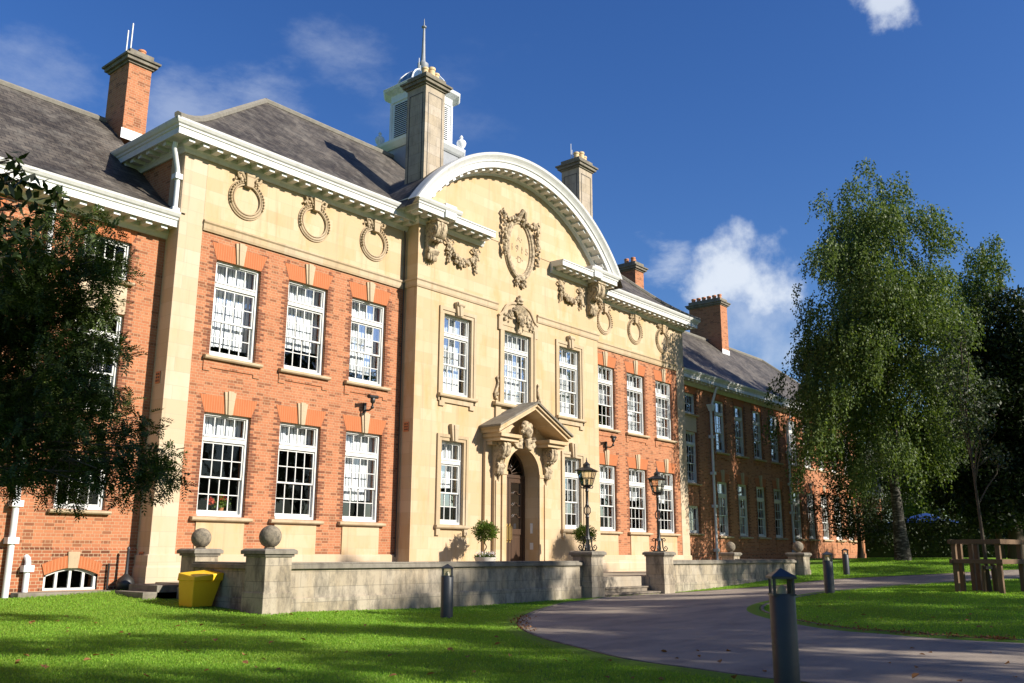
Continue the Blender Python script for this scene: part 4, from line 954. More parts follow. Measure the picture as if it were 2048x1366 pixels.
dm = MB(); dm.lathe([(1.12, 20.22), (1.12, 20.28), (1.08, 20.48), (.95, 20.76), (.74, 21.00), (.48, 21.18), (.25, 21.28), (.20, 21.5)], (CX, CY, 0), 24); 
for i in range(8):
    a = math.pi/8+i*math.pi/4; dm.tube([(CX+r*math.cos(a), CY+r*math.sin(a), z) for r, z in ((1.14, 20.28), (1.09, 20.49), (.96, 20.77), (.75, 21.01), (.49, 21.19), (.26, 21.30))], .035, 6, 1)
dm.build('dome', [M['dome'], M['cupola']], co, smooth=True)
sp = MB(); sp.lathe([(.20, 21.45), (.24, 21.55), (.24, 21.68), (.14, 21.74), (.10, 21.85), (.085, 22.2), (.05, 23.3), (.045, 23.38), (.11, 23.43), (.11, 23.47), (.03, 23.52), (.012, 23.85)], (CX, CY, 0), 12); sp.build('spire', M['lead'], co, smooth=True)
for i in range(4):
    a = math.pi/4+i*math.pi/2; x, y = CX+1.70*math.cos(a), CY+1.70*math.sin(a)
    u = MB(); u.lathe([(.11, 17.64), (.11, 17.72), (.05, 17.76), (.05, 17.82), (.17, 17.96), (.21, 18.10), (.17, 18.2), (.07, 18.26), (.06, 18.34), (.075, 18.38), (.02, 18.46)], (x, y, 0), 12); u.build('urn', M['cupola'], co, smooth=True)

# ------------------------------------------------------------------ pipes, vents
def pipe(pts, r, mat, collars=(), hopper=None, name='downpipe'):
    p = MB(); p.tube(pts, r, 10)
    for (x, y, z) in collars: p.box(x-r*1.7, x+r*1.7, y-r*1.5, y+r*1.8, z-.07, z+.07)
    if hopper: x, y, z = hopper; p.taper(x, y, z-.16, z+.10, .09, .09, .17, .15); p.box(x-.19, x+.19, y-.17, y+.15, z+.10, z+.16)
    return p.build(name, M[mat], B, smooth=True)
pipe([(-13.42, -.12, 11.75), (-13.40, -.05, 11.6), (-13.19, .10, 11.15), (-13.14, .12, 10.95), (-13.14, .12, 9.9)], .065, 'white_metal', [(-13.14, .12, 10.92), (-13.14, .12, 9.98)])
pipe([(-16.02, .46, 9.4), (-16.02, .46, .25)], .07, 'white_metal', [(-16.02, .46, z) for z in (1.55, 2.35, 4.5, 6.7)])
pipe([(-15.62, .46, .25), (-15.62, .46, 1.08), (-15.62, .50, 1.16), (-15.62, .6, 1.2)], .065, 'white_metal', [(-15.62, .46, .95)], name='stub_pipe')  # white elbowed vent
pipe([(-13.75, .50, .45), (-13.75, .50, 1.05)], .025, 'black', name='stub_pipe')  # plain black rod added for a thin dark bar on the wall, no vent
for x in (16.45, 25.6):
    pipe([(x+.12, .1, 9.5), (x+.10, .2, 9.3), (x, .40, 8.55), (x, .46, 8.3), (x, .46, .4)], .065, 'white_metal', [(x, .46, z) for z in (1.5, 3.6, 5.2, 7.0)], (x, .44, 8.45))
pipe([(-5.2, -.10, 11.6), (-5.13, -.06, 11.2), (-5.13, -.06, 1.2)], .02, 'black')
v = MB()
for (x0, x1, y0, y1, z) in ((-13.075, -13.04, .22, .42, 5.45), (-13.075, -13.04, .22, .42, 1.02), (-5.075, -5.04, -.42, -.2, 5.0)):
    v.box(x0, x1, y0, y1, z, z+.30)
    for j in range(3):
        for i in range(2): yy = y0+.03+i*.09; v.box(x0-.004, x0, yy, yy+.06, z+.04+j*.085, z+.09+j*.085, 1)
v.build('air_vent', [M['terracotta'], M['black']], B)
# dark rooms behind the glass
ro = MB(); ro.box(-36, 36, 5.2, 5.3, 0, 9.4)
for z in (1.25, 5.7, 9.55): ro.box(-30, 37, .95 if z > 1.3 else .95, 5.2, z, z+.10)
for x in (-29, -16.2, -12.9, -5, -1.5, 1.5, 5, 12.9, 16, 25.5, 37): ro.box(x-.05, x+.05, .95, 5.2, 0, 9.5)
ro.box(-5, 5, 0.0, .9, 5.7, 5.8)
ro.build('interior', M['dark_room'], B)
# ================================================================== ground
def grid_sheet(name, xs, ys, mat, dz=0.0):
    X, Y = np.meshgrid(xs, ys); Z = gz(X, Y)+dz; nx, ny = len(xs), len(ys)
    v = np.stack([X, Y, Z], -1).reshape(-1, 3); idx = np.arange(nx*ny).reshape(ny, nx)
    f = np.stack([idx[:-1, :-1], idx[:-1, 1:], idx[1:, 1:], idx[1:, :-1]], -1).reshape(-1, 4)
    me = bpy.data.meshes.new(name); me.from_pydata(v.tolist(), [], f.tolist()); me.materials.append(mat)
    me.polygons.foreach_set('use_smooth', [True]*len(me.polygons))
    o = bpy.data.objects.new(name, me); COL.objects.link(o); o['kind'] = 'structure'; return o
def axis(lo, hi, a, b, step):
    out = list(np.arange(a, b+1e-6, step)); d = step; x = a
    while x > lo: d *= 1.35; x -= d; out.insert(0, x)
    d = step; x = b
    while x < hi: d *= 1.35; x += d; out.append(x)
    return np.array(out)
grid_sheet('lawn', axis(-700, 900, -34, 46, 0.8), axis(-700, 700, -34, 14, 0.8), M['lawn'])
EDGE_L = [(-1.62,-5.25),(-1.92,-5.43),(-3.63,-6.03),(-4.88,-6.22),(-7.35,-7.33),(-9.36,-8.52),(-10.49,-9.33),(-11.6,-10.25),(-12.55,-11.19),(-13.48,-12.32),(-14.11,-13.33),(-14.88,-14.64),(-15.17,-15.81),(-15.35,-16.71),(-15.5,-19),(-15.2,-23),(-14,-29),(-12,-36)]
ISL = [(-9.0,-24),(-9.2,-20),(-9.45,-17.87),(-9.51,-17.24),(-9.44,-16.52),(-9.26,-15.94),(-9.1,-15.25),(-8.38,-14.28),(-7.45,-13.31),(-6.53,-12.58),(-5.83,-12.14),(-4.85,-11.72),(-3.73,-11.47),(-2.09,-11.35),(-0.21,-11.28),(2.0,-11.0),(3.87,-10.81),(7.87,-10.72),(10.46,-11.6),(13.59,-13.29),(17,-16),(22,-21),(26,-27)]
FAR = [(31,-24),(26,-18.6),(22,-15.2),(18.25,-12.39),(15.46,-10.28),(13.98,-8.8),(12.36,-7.6),(10.07,-6.95),(7.26,-6.76),(5.67,-6.37),(3.47,-5.64),(2.5,-5.4),(1.62,-5.25)]
def smooth(l, k=4):
    out = []
    P = [Vector(p) for p in l]
    for i in range(len(P)-1):
        p0, p1, p2, p3 = P[max(i-1, 0)], P[i], P[i+1], P[min(i+2, len(P)-1)]
        for j in range(k):
            t = j/k; out.append(0.5*((2*p1)+(p2-p0)*t+(2*p0-5*p1+4*p2-p3)*t*t+(-p0+3*p1-3*p2+p3)*t**3))
    out.append(P[-1]); return [(p.x, p.y) for p in out]
sl, si, sf = smooth(EDGE_L), smooth(ISL), smooth(FAR)
poly = sl+[(-10, -36)]+si+sf
bm = bmesh.new(); bm.faces.new([bm.verts.new((x, y, 0)) for x, y in poly])
for ax, lo, hi in ((0, -16, 32), (1, -36, -5)):
    for k in range(lo, hi+1):
        co = [0, 0, 0]; co[ax] = k; no = [0, 0, 0]; no[ax] = 1
        bmesh.ops.bisect_plane(bm, geom=bm.verts[:]+bm.edges[:]+bm.faces[:], plane_co=co, plane_no=no)
bmesh.ops.triangulate(bm, faces=bm.faces)
zs = gz([v.co.x for v in bm.verts], [v.co.y for v in bm.verts])
for v, z in zip(bm.verts, zs): v.co.z = z+0.02
bmesh.ops.recalc_face_normals(bm, faces=bm.faces)
me = bpy.data.meshes.new('driveway'); bm.to_mesh(me); bm.free(); me.materials.append(M['tarmac'])
if me.polygons[0].normal.z < 0: me.flip_normals()
drive = bpy.data.objects.new('driveway', me); COL.objects.link(drive); drive['kind'] = 'structure'
# turf edge: a low cut bank of soil and grass along the drive
tb = MB()
for line, side in ((sl, 1), (si, 1), (sf, 1)):
    P = [Vector(p) for p in line]; rows = []
    for i, p in enumerate(P):
        d = (P[min(i+1, len(P)-1)]-P[max(i-1, 0)]).normalized(); nrm = Vector((-d.y, d.x)) if line is si else Vector((d.y, -d.x)) if line is not sf else Vector((d.y, -d.x))
        rows.append((p, nrm))
    for i in range(len(rows)-1):
        q = []
        for p, nn in (rows[i], rows[i+1]):
            nn = nn if True else nn; z = G(p.x, p.y)
            sgn = 1
            a = p-nn*0.03*sgn; b_ = p+nn*0.01; c_ = p+nn*0.10; e = p+nn*0.45
            q.append([(a.x, a.y, z+.01), (b_.x, b_.y, z+.035), (c_.x, c_.y, z+.04), (e.x, e.y, G(e.x, e.y)-.004)])
        for k in range(3): tb.quad(q[0][k], q[1][k], q[1][k+1], q[0][k+1], 0 if k == 0 else 1)
for line in (sl, si):
    P = [Vector(p) for p in line]; Q = []
    for i, p in enumerate(P):
        d = (P[min(i+1, len(P)-1)]-P[max(i-1, 0)]).normalized(); nn = Vector((-d.y, d.x)) if line is si else Vector((d.y, -d.x)); z = G(p.x, p.y)
        a, b_ = p-nn*.085, p-nn*.025; Q.append([(a.x, a.y, z+.012), (a.x, a.y, z+.038), (b_.x, b_.y, z+.041), (b_.x, b_.y, z+.01)])
    for i in range(len(Q)-1):
        for k in range(3): tb.quad(Q[i][k], Q[i+1][k], Q[i+1][k+1], Q[i][k+1], 2)
o = tb.build('lawn_edge', [M['soil'], M['lawn'], M['stone_cap']], smooth=False); o['kind'] = 'structure'

# ================================================================== terrace, piers, steps
TZ = 0.62
t = MB(); t.box(-12.85, 12.85, -4.62, 0.3, -0.2, TZ); t.box(-12.95, -1.66, -4.8, -4.5, -.2, TZ-.02); t.box(1.66, 12.95, -4.8, -4.5, -.2, TZ-.02)

o = t.build('terrace', M['paving']); o['kind'] = 'structure'
def twall(label, x0, x1, y0, y1, zb, zt=1.12):
    r = thing('terrace_wall', label, 'wall', ((x0+x1)/2, (y0+y1)/2, zb)); L = (-(x0+x1)/2, -(y0+y1)/2, -zb)
    def b(n, mb, m, **k): o = mb.build(n, M[m], r, **k); o.location = L
    w = MB(); w.box(x0, x1, y0, y1, zb-.3, zt-.13); b('wall_body', w, 'stone_wall')
    p = MB(); ex = .05; dx = ex if x1-x0 < 1 else 0; dy = ex if y1-y0 < 1 else 0
    p.box(x0-dx, x1+dx, y0-dy, y1+dy, zb-.3, .40+ (0 if zb < .2 else zb-.1)); b('plinth', p, 'stone_wall', bevel=.012)
    c = MB(); dx = .07 if x1-x0 < 1 else -.002; dy = .07 if y1-y0 < 1 else -.002
    c.box(x0-dx, x1+dx, y0-dy, y1+dy, zt-.13, zt-.035); c.box(x0-dx*.6, x1+dx*.6, y0-dy*.6, y1+dy*.6, zt-.035, zt); b('coping', c, 'stone_cap', bevel=.012)
twall('long low weathered stone terrace wall between the ball pier and the lamp pier, behind the mid-lawn bollard', -12.9, -2.3, -5.0, -4.6, 0.05)
twall('low stone terrace wall right of the entrance steps, sunlit with dappled shade', 2.3, 12.9, -5.0, -4.6, 0.15)
twall('short shaded stone side wall behind the yellow grit bin', -13.2, -12.84, -4.68, -2.25, 0.15)
twall('short stone terrace side wall at the far right end', 12.84, 13.2, -4.68, -2.25, 0.4)
def pier(label, x, y, hw, hd, cap='stone_cap', zt=1.40, zg=None):
    zg = G(x, y) if zg is None else zg
    r = thing('stone_pier', label, 'pier', (x, y, zg), group='stone piers of the terrace wall')
    b = MB(); b.box(-hw, hw, -hd, hd, -.3, 1.26-zg); b.build('shaft', M['stone_wall'], r, bevel=.01)
    p = MB(); p.box(-hw-.025, hw+.025, -hd-.025, hd+.025, -.3, .40-zg+ (.15 if zg < .3 else .3)); p.build('plinth', M['stone_wall'], r, bevel=.012)
    c = MB(); c.box(-hw-.035, hw+.035, -hd-.035, hd+.035, 1.24-zg, 1.29-zg); c.box(-hw-.08, hw+.08, -hd-.08, hd+.08, 1.29-zg, 1.365-zg); c.taper(0, 0, 1.365-zg, zt-zg, hw+.075, hd+.075, hw+.02, hd+.02)
    c.build('cap', M[cap], r, bevel=.01)
pier('square stone pier carrying a ball at the front left corner of the terrace', -13.2, -5.0, .32, .34)
pier('square stone pier carrying a ball behind the yellow grit bin', -12.92, -2.0, .29, .29)
pier('square stone pier under the left lamp post beside the entrance steps', -2.02, -5.0, .30, .34)
pier('square stone pier under the right lamp post beside the entrance steps', 2.02, -5.0, .30, .34)
pier('square stone pier carrying a ball at the far right corner of the terrace', 13.2, -5.0, .32, .34)
pier('square stone pier, mostly hidden, under the ball at the back of the right terrace end', 13.0, -2.0, .29, .29)
M['step'] = stone_mat('dark worn step stone', (0.25, 0.21, 0.165), bw=1.6, bh=3, stain=0.2, weather=0.75)
def sball(label, x, y, r=.228):
    b = MB(); b.lathe([(.10, -.005), (.12, .015), (.10, .03)], n=14); o = None
    b.ball((0, 0, .012+r), r, 26)
    o = b.build('stone_ball', M['ballstone'], smooth=True); o.location = (x, y, 1.40); tag(o, label, 'stone ball', 'lichened stone balls on the piers')
M['ballstone'] = (lambda t: t.out(t.mix(t.ramp(t.noise(7, detail=9, rough=0.75), [(0.42, (0, 0, 0)), (0.62, (1, 1, 1))]), (0.24, 0.20, 0.145), (0.085, 0.075, 0.06)), 0.95, t.noise(18, detail=6), 0.6, 0.015))(NT('lichened ball stone'))
sball('lichened stone ball on the front left corner pier of the terrace', -13.2, -5.0)
sball('lichened stone ball on the pier behind the yellow grit bin', -12.92, -2.0, .222)
sball('stone ball on the far right corner pier of the terrace', 13.2, -5.0)
sball('stone ball at the back of the right terrace end, against the shaded brick wing', 13.0, -2.0, .222)
stp = thing('entrance_steps', 'four worn stone steps rising between the two lamp piers', 'steps', (0, -4.6, .05))
for i, (z, y) in enumerate(((.62, -4.02), (.47, -4.44), (.32, -4.84), (.17, -5.24))):
    s = MB(); yb = (-3.9, -4.02, -4.44, -4.84)[i]
    s.box(-1.71, 1.71, y+.03, yb+.1, z-.17, z-.05); s.box(-1.71, 1.71, y, yb+.10, z-.05, z+(.003 if i == 0 else 0))
    o = s.build('step', M['step'], stp, bevel=.012); o.location = (0, 4.6, -.05)
sd = thing('side_steps', 'short flight of dark stone steps between the wall and the left ball pier', 'steps', (-13.5, -1.0, .4))
for i in range(2):
    s = MB(); s.box(-.50+.32*i, .6, -.62, .62, -.3, .06+.14*i); s.build('step', M['stone_cap'], sd, bevel=.012)

# ================================================================== lamp posts
def lamp_post(label, x, y):
    r = thing('lamp_post', label, 'lamp post', (x, y, 1.40), R(20), 'black lamp posts on the step piers')
    p = MB()
    p.lathe([(.09, .34), (.075, .40), (.055, .5), (.05, .95), (.065, .98), (.045, 1.02), (.045, 1.06)], n=12)
    p.lathe([(.045, 1.30), (.06, 1.33), (.045, 1.36), (.042, 1.72), (.06, 1.75), (.045, 1.78), (.05, 1.86)], n=12)
    for k in range(4):     # open cage in the middle of the shaft
        a = k*math.pi/2; c_, s_ = math.cos(a), math.sin(a); p.tube([(.03*c_, .03*s_, 1.04), (.09*c_, .09*s_, 1.12), (.09*c_, .09*s_, 1.24), (.03*c_, .03*s_, 1.32)], .018, 6)
    p.lathe([(.03, .0), (.03, .4)], n=8)
    p.build('post', M['black'], r, smooth=True)
    b = MB()
    for k in range(4):
        a = k*math.pi/2; c_, s_ = math.cos(a), math.sin(a)
        def q(rad, z): return (rad*c_, rad*s_, z)
        b.tube([q(.17, .0), q(.13, .12), q(.11, .38), q(.08, .42)], .022, 6)
        b.tube([q(.11, .40), q(.19, .42), q(.22, .37), q(.18, .33), q(.15, .36)], .016, 6)
        b.tube([q(.15, .02), q(.24, .03), q(.28, .11), q(.23, .18), q(.18, .13), q(.21, .09)], .018, 6)
    b.box(-.17, .17, -.17, .17, 0, .025); b.build('scroll_base', M['black'], r, smooth=True)
    l = MB(); za, zb = 1.92, 2.34; a0, a1 = .135, .235
    l.taper(0, 0, 1.86, 1.92, .06, .06, .15, .15); 
    for sx in (-1, 1):
        for sy in (-1, 1): l.tube([(sx*a0, sy*a0, za), (sx*a1, sy*a1, zb)], .014, 5); l.tube([(sx*.05, sy*.05, 1.84), (sx*.13, sy*.13, 1.84), (sx*.15, sy*.15, 1.90)], .018, 5)
    for z, a in ((za, a0), ((za+zb)/2, (a0+a1)/2), (zb, a1)):
        for s in (-1, 1): l.box(-a, a, s*a-.01, s*a+.01, z-.01, z+.01); l.box(s*a-.01, s*a+.01, -a, a, z-.01, z+.01)
    for s in (-1, 1): l.tube([(0, s*a0, za), (0, s*a1, zb)], .008, 4); l.tube([(s*a0, 0, za), (s*a1, 0, zb)], .008, 4)
    lo = l.build('lantern', M['black'], r)
    g = MB()
    for k in range(4):
        c_, s_ = math.cos(k*math.pi/2), math.sin(k*math.pi/2)
        g.add([(c_*a0-s_*a0, s_*a0+c_*a0, za), (c_*a0+s_*a0, s_*a0-c_*a0, za), (c_*a1+s_*a1, s_*a1-c_*a1, zb), (c_*a1-s_*a1, s_*a1+c_*a1, zb)], [(0, 1, 2, 3)])
    g.build('lantern_glass', M['lampglass'], lo)
    h = MB(); h.lathe([(.04, 1.92), (.045, 2.05), (.03, 2.12)], n=8); h.build('lamp_holder', M['white_metal'], lo)
    t_ = MB(); t_.taper(0, 0, 2.34, 2.36, .29, .29, .29, .29); t_.taper(0, 0, 2.36, 2.46, .285, .285, .10, .10); t_.lathe([(.10, 2.45), (.10, 2.52), (.12, 2.53), (.05, 2.60), (.02, 2.63), (.025, 2.66), (.008, 2.75)], n=10); t_.build('lantern_roof', M['black'], lo)
lamp_post('black iron lantern post on the left pier, in front of a topiary tree', -2.02, -5.0)
lamp_post('black iron lantern post on the right pier, in front of a brick wall window', 2.02, -5.0)

# ================================================================== bollards
def bollard(label, x, y, h=1.12, rz=0.0):
    r = thing('bollard_light', label, 'bollard', (x, y, G(x, y)-.02), rz, 'dark bollard lights along the drive')
    b = MB(); w = .125; oct_ = [(w*1.08*math.cos(math.pi/8+k*math.pi/4), w*1.08*math.sin(math.pi/8+k*math.pi/4)) for k in range(8)]
    b.lathe([(w*1.02, -.1), (w*1.02, h*.775), (w*.98, h*.785)], n=28); b.build('post', M['bollard'], r, smooth=True)
    c = MB(); z0, z1 = h*.785, h*.915
    for k in range(4):
        a = math.pi/4+k*math.pi/2; c.tube([(w*1.22*math.cos(a)*.86, w*1.22*math.sin(a)*.86, z0-.01), (w*1.22*math.cos(a)*.86, w*1.22*math.sin(a)*.86, z1+.01)], .017, 6)
    s = w*1.0; c.box(-s, s, -s, s, z1, z1+.022); c.taper(0, 0, z1+.022, h+.0, s*1.02, s*1.02, .008, .008); c.box(-s*.92, s*.92, -s*.92, s*.92, z0-.012, z0+.006)
    c.build('cap', M['bollard'], r)
    g = MB(); s = w*.80; g.box(-s, s, -s, s, z0+.007, z1-.002); g.build('lens', M['lampglass'], r)
    l = MB(); l.lathe([(.05, z0), (.045, z0+.05), (.015, z0+.09)], n=12); l.build('lamp_holder', M['pot_white'], r)
bollard('dark grey bollard light close to the camera, standing at the edge of the drive', -15.62, -17.02, 1.165, R(38))
bollard('dark grey bollard light on the left lawn in front of the long terrace wall', -10.62, -7.55, 1.10, R(40))
bollard('dark bollard light at the tip of the grass island, left of the timber tree guard', -0.40, -11.55, 1.10, R(30))
bollard('small far bollard light on the sunlit grass beyond the drive', 14.2, -6.6, 1.10, R(30))

# ================================================================== grit bin, smoker's bin
gb = thing('grit_bin', 'yellow plastic grit bin with a sloping lid on the lawn beside the ball piers', 'grit bin', (-13.60, -3.2, G(-13.60, -3.2)+.01), R(4)); gb.scale = (.86, .86, .92)
b = MB(); b.add([(-.365, -.25, 0), (.20, -.25, 0), (.20, .28, 0), (-.365, .28, 0), (-.385, -.28, .57), (.40, -.28, .57), (.40, .34, .57), (-.385, .34, .57)], [(0, 3, 2, 1), (0, 1, 5, 4), (1, 2, 6, 5), (2, 3, 7, 6), (3, 0, 4, 7), (4, 5, 6, 7)]); b.build('bin_body', M['yellow'], gb, bevel=.015)
b = MB(); b.add([(-.41, -.32, .565), (.425, -.32, .565), (.425, .37, .565), (-.41, .37, .565), (-.40, -.32, .66), (.44, -.33, .74), (.43, .36, .80), (-.39, .36, .74)], [(0, 3, 2, 1), (0, 1, 5, 4), (1, 2, 6, 5), (2, 3, 7, 6), (3, 0, 4, 7), (4, 5, 6, 7)]); b.build('bin_lid', M['yellow'], gb, bevel=.02)
sb = thing('cigarette_bin', 'black round-bellied cigarette bin with a tall thin neck by the wall corner', 'ash bin', (-13.42, .28, G(-13.42, .28)))
b = MB(); b.lathe([(.17, 0), (.205, .05), (.21, .16), (.17, .26), (.08, .33), (.045, .37)], n=20); b.build('base', M['black'], sb, smooth=True)
b = MB(); b.lathe([(.045, .35), (.035, .45), (.03, .92), (.04, .95), (.03, .98), (.015, 1.0)], n=12); b.build('neck', M['bollard'], sb, smooth=True)

# ================================================================== security cameras
def seccam(label, x, z):
    r = thing('security_camera', label, 'camera', (x, 0, z), group='black cameras on brackets over ground floor windows')
    b = MB(); b.box(-.05, .05, -.03, .03, -.16, .16); b.tube([(0, -.02, -.06), (0, -.22, -.08), (0, -.34, -.02), (0, -.36, .12)], .028, 8); b.ball((0, -.35, .0), .055, 8); b.build('bracket', M['black'], r, smooth=True)
    h = MB(); h.lathe([(.05, .12), (.075, .16), (.075, .26), (.04, .31)], (0, -.36, 0), 12); h.tube([(-.20, -.42, .30), (.20, -.34, .33)], .055, 10); h.tube([(-.22, -.425, .30), (-.19, -.418, .302)], .065, 10); h.build('camera_head', M['black'], r, smooth=True)
seccam('black camera on a bracket over the ground floor window left of the stone frontispiece', -6.52, 5.58)
seccam('black camera on a bracket over the ground floor window right of the stone frontispiece', 6.42, 5.62)

# ================================================================== potted bay trees, window geranium
def potted(label, x, y, spiky):
    r = thing('potted_tree', label, 'topiary', (x, y, TZ), group='potted ball trees flanking the door')
    p = MB(); p.lathe([(.20, 0), (.22, .04), (.14, .12), (.16, .2), (.30, .42), (.345, .54), (.36, .58), (.33, .58), (.30, .52)], n=24); p.build('planter', M['pot_white'], r, smooth=True)
    s = MB(); s.lathe([(.31, .50), (.02, .54)], n=16); s.build('soil', M['soil'], r)
    t = MB(); t.tube([(.03*math.sin(k*1.1), .03*math.cos(k*1.1), .5+.05*k) for k in range(13)], .017, 6); t.build('trunk', M['bark'], r)
    n = 1500; d = rdir(n); rad = .30*(1-.6*rng.random(n)**1.6)*(1+.24*np.sin(d[:, 0]*5+d[:, 2]*7+x)+.15*np.sin(d[:, 1]*9)); c = d*rad[:, None]*np.array([1.12, 1.12, .86])+np.array([0, 0, 1.38])
    leaves('crown', c, d+rng.normal(size=(n, 3))*.7+np.array([0, 0, .3]), rdir(n), rng.uniform(.07, .13, n), rng.uniform(.03, .045, n), M['leaf_bay'], r)
    n = 700; a = rng.random(n)*6.28; q = np.sqrt(rng.random(n))*.32; c = np.stack([np.cos(a)*q, np.sin(a)*q, .55+rng.random(n)*.16*(1-q/.4)], -1)
    leaves('underplanting', c, rng.normal(size=(n, 3))+np.array([0, 0, .6]), rdir(n), rng.uniform(.05, .11, n), .03, M['leaf_mid'], r)
    n = 160; a = rng.random(n)*6.28; q = np.sqrt(rng.random(n))*.34; c = np.stack([np.cos(a)*q, np.sin(a)*q, .62+rng.random(n)*.12], -1)
    leaves('flowers', c, rng.normal(size=(n, 3)), rdir(n), .045, .04, M['blossom'] if not spiky else M['leaf_bay'], r)
    if spiky:
        n = 120; a = rng.random(n)*6.28; d = np.stack([np.cos(a)*.5, np.sin(a)*.5, np.ones(n)], -1); c = np.stack([-.12+.05*np.cos(a), -.15+.05*np.sin(a), np.full(n, .56)], -1)
        leaves('grass_tuft', c, d+rng.normal(size=(n, 3))*.15, rdir(n), rng.uniform(.25, .45, n), .02, M['leaf_mid'], r)
M['blossom'] = leaf_mat('white and lilac blossom', (0.45, 0.40, 0.55), (0.75, 0.70, 0.72), 0.3)
potted('ball-clipped potted bay tree with white bedding flowers left of the door', -2.62, -1.5, False)
potted('ball-clipped potted bay tree with spiky grass, half hidden behind the left lamp post', 2.75, -1.5, True)
ge = thing('geranium_pot', 'red geranium in a small pot inside the lower left window', 'pot plant', (-11.02, .32, 2.30))
p = MB(); p.lathe([(.07, 0), (.10, .14), (.11, .15), (.08, .15)], n=14); p.build('pot', M['terracotta'], ge, smooth=True)
n = 260; c = rng.normal(size=(n, 3))*np.array([.12, .06, .08])+np.array([0, 0, .27]); leaves('foliage', c, rdir(n)+np.array([0, 0, .4]), rdir(n), .06, .05, M['leaf_bay'], ge)
n = 160; k = rng.integers(0, 5, n); hc = np.array([(-.32, 0, .33), (.02, 0, .44), (.10, 0, .40), (-.04, 0, .38), (-.26, 0, .30)])[k]; leaves('flowers', hc+rng.normal(size=(n, 3))*.032, rdir(n), rdir(n), .05, .05, M['flower'], ge)

# ================================================================== tree guard with sapling
tg = thing('tree_guard', 'rough timber post and rail guard around a young tree on the grass island', 'tree guard', (2.45, -14.75, G(2.45, -14.75)), R(-8))
for (x, y) in ((-.72, -.55), (.72, -.55), (-.72, .55), (.72, .55), (-.34, .56), (.38, .56), (-.1, -.56)):
    if (x, y) == (-.1, -.56): continue
    p = MB(); p.box(x-.055, x+.055, y-.055, y+.055, -.3, 1.30); p.build('post', M['timber'], tg, bevel=.006)
for z in (.80, 1.30):
    for s in (-1, 1):
        if not (z < 1 and False):
            p = MB(); p.box(-.85, .85, s*.55-.05+.075*s, s*.55+.05+.02*s, z-.06, z+.06); p.build('rail', M['timber'], tg, bevel=.006)
            p = MB(); p.box(s*.72-.03+.075*s, s*.72+.03+.02*s, -.66, .66, z-.055, z+.055); p.build('rail', M['timber'], tg, bevel=.006)
for (x, y, h) in ((-.18, .1, .70), (.30, .0, .78), (.1, -.15, .72)):
    p = MB(); p.tube([(x, y, -.2), (x*.8, y*.8, h)], .05, 8); p.build('stake', M['timber'], tg)
p = MB(); p.box(-.22, .34, -.02, .06, .60, .68); p.build('tree_tie', M['black'], tg)
# ================================================================== trees
def clump_points(clumps, dens, squash=0.85, shell=0.5):
    """points scattered in lumpy clumps; dens = points per cubic metre"""
    out = []
    for (x, y, z, r) in clumps:
        n = int(dens*4.19*r**3*squash)+8; d = rdir(n); q = (rng.random(n)**(1/3))*(1-shell)+shell*np.sqrt(rng.random(n)); q = np.clip(q, 0, 1)
        lump = 1+.22*np.sin(d[:, 0]*4+x*3)*np.sin(d[:, 1]*5+y)+.18*np.sin(d[:, 2]*6+z*2)
        out.append(np.array([x, y, z])+d*(q*r*lump)[:, None]*np.array([1, 1, squash]))
    return np.concatenate(out)
def trunk_limbs(base, top, r0, clumps, nl, mat, parent, rb=.3, seed=1, start=.35, bend=.4):
    rr = random.Random(seed); b, t = Vector(base), Vector(top); mb = MB(); pts, rad = [], []
    for i in range(9):
        u = i/8; p = b.lerp(t, u)+Vector((math.sin(u*5+seed)*bend*.25*u, math.cos(u*4+seed)*bend*.25*u, 0)); pts.append(p); rad.append(max(.02, r0*(1-u*.93)*(1+.55*math.exp(-u*16))))
    mb.tube(pts, rad, 10); mb.build('trunk', mat, parent, smooth=True)
    lb = MB()
    for c in sorted(clumps, key=lambda q: -q[3])[:nl]:
        e = Vector(c[:3]); u = min(.93, max(start, ((e.z-b.z)/(t.z-b.z))*.8-.08)); s = b.lerp(t, u); i = min(7, int(u*8)); s = pts[i].lerp(pts[i+1], u*8-i)
        m_ = s.lerp(e, .5)+Vector((rr.uniform(-.3, .3), rr.uniform(-.3, .3), .12*(e-s).length)); r1 = max(.02, r0*(1-u)*rb+.012); e2 = e+Vector((0, 0, -.1*c[3]))
        lb.tube([s, s.lerp(m_, .5)+Vector((0, 0, .05)), m_, m_.lerp(e2, .5), e2], [r1, r1*.8, r1*.6, r1*.42, r1*.15], 6)
        for k in range(4):
            d = Vector(tuple(rdir(1)[0]))*c[3]*.9; lb.tube([m_.lerp(e2, .3+.15*k), m_.lerp(e2, .3+.15*k)+d*.55+Vector((0, 0, .1)), e2+d], [r1*.3, r1*.2, .006], 5)
    lb.build('branch', mat, parent, smooth=True)
def local(pts, base): return [(p[0]-base[0], p[1]-base[1], p[2]-base[2]) for p in pts]
def pxclumps(lst, depth, spread, seed=0):
    rr = random.Random(seed); out = []
    for q in lst:
        px, py, r = q[:3]; d = (q[3] if len(q) > 3 else depth)+rr.uniform(-spread, spread); p = at(px, py, d); out.append((p.x, p.y, p.z, r/1829.35*d))
    return out

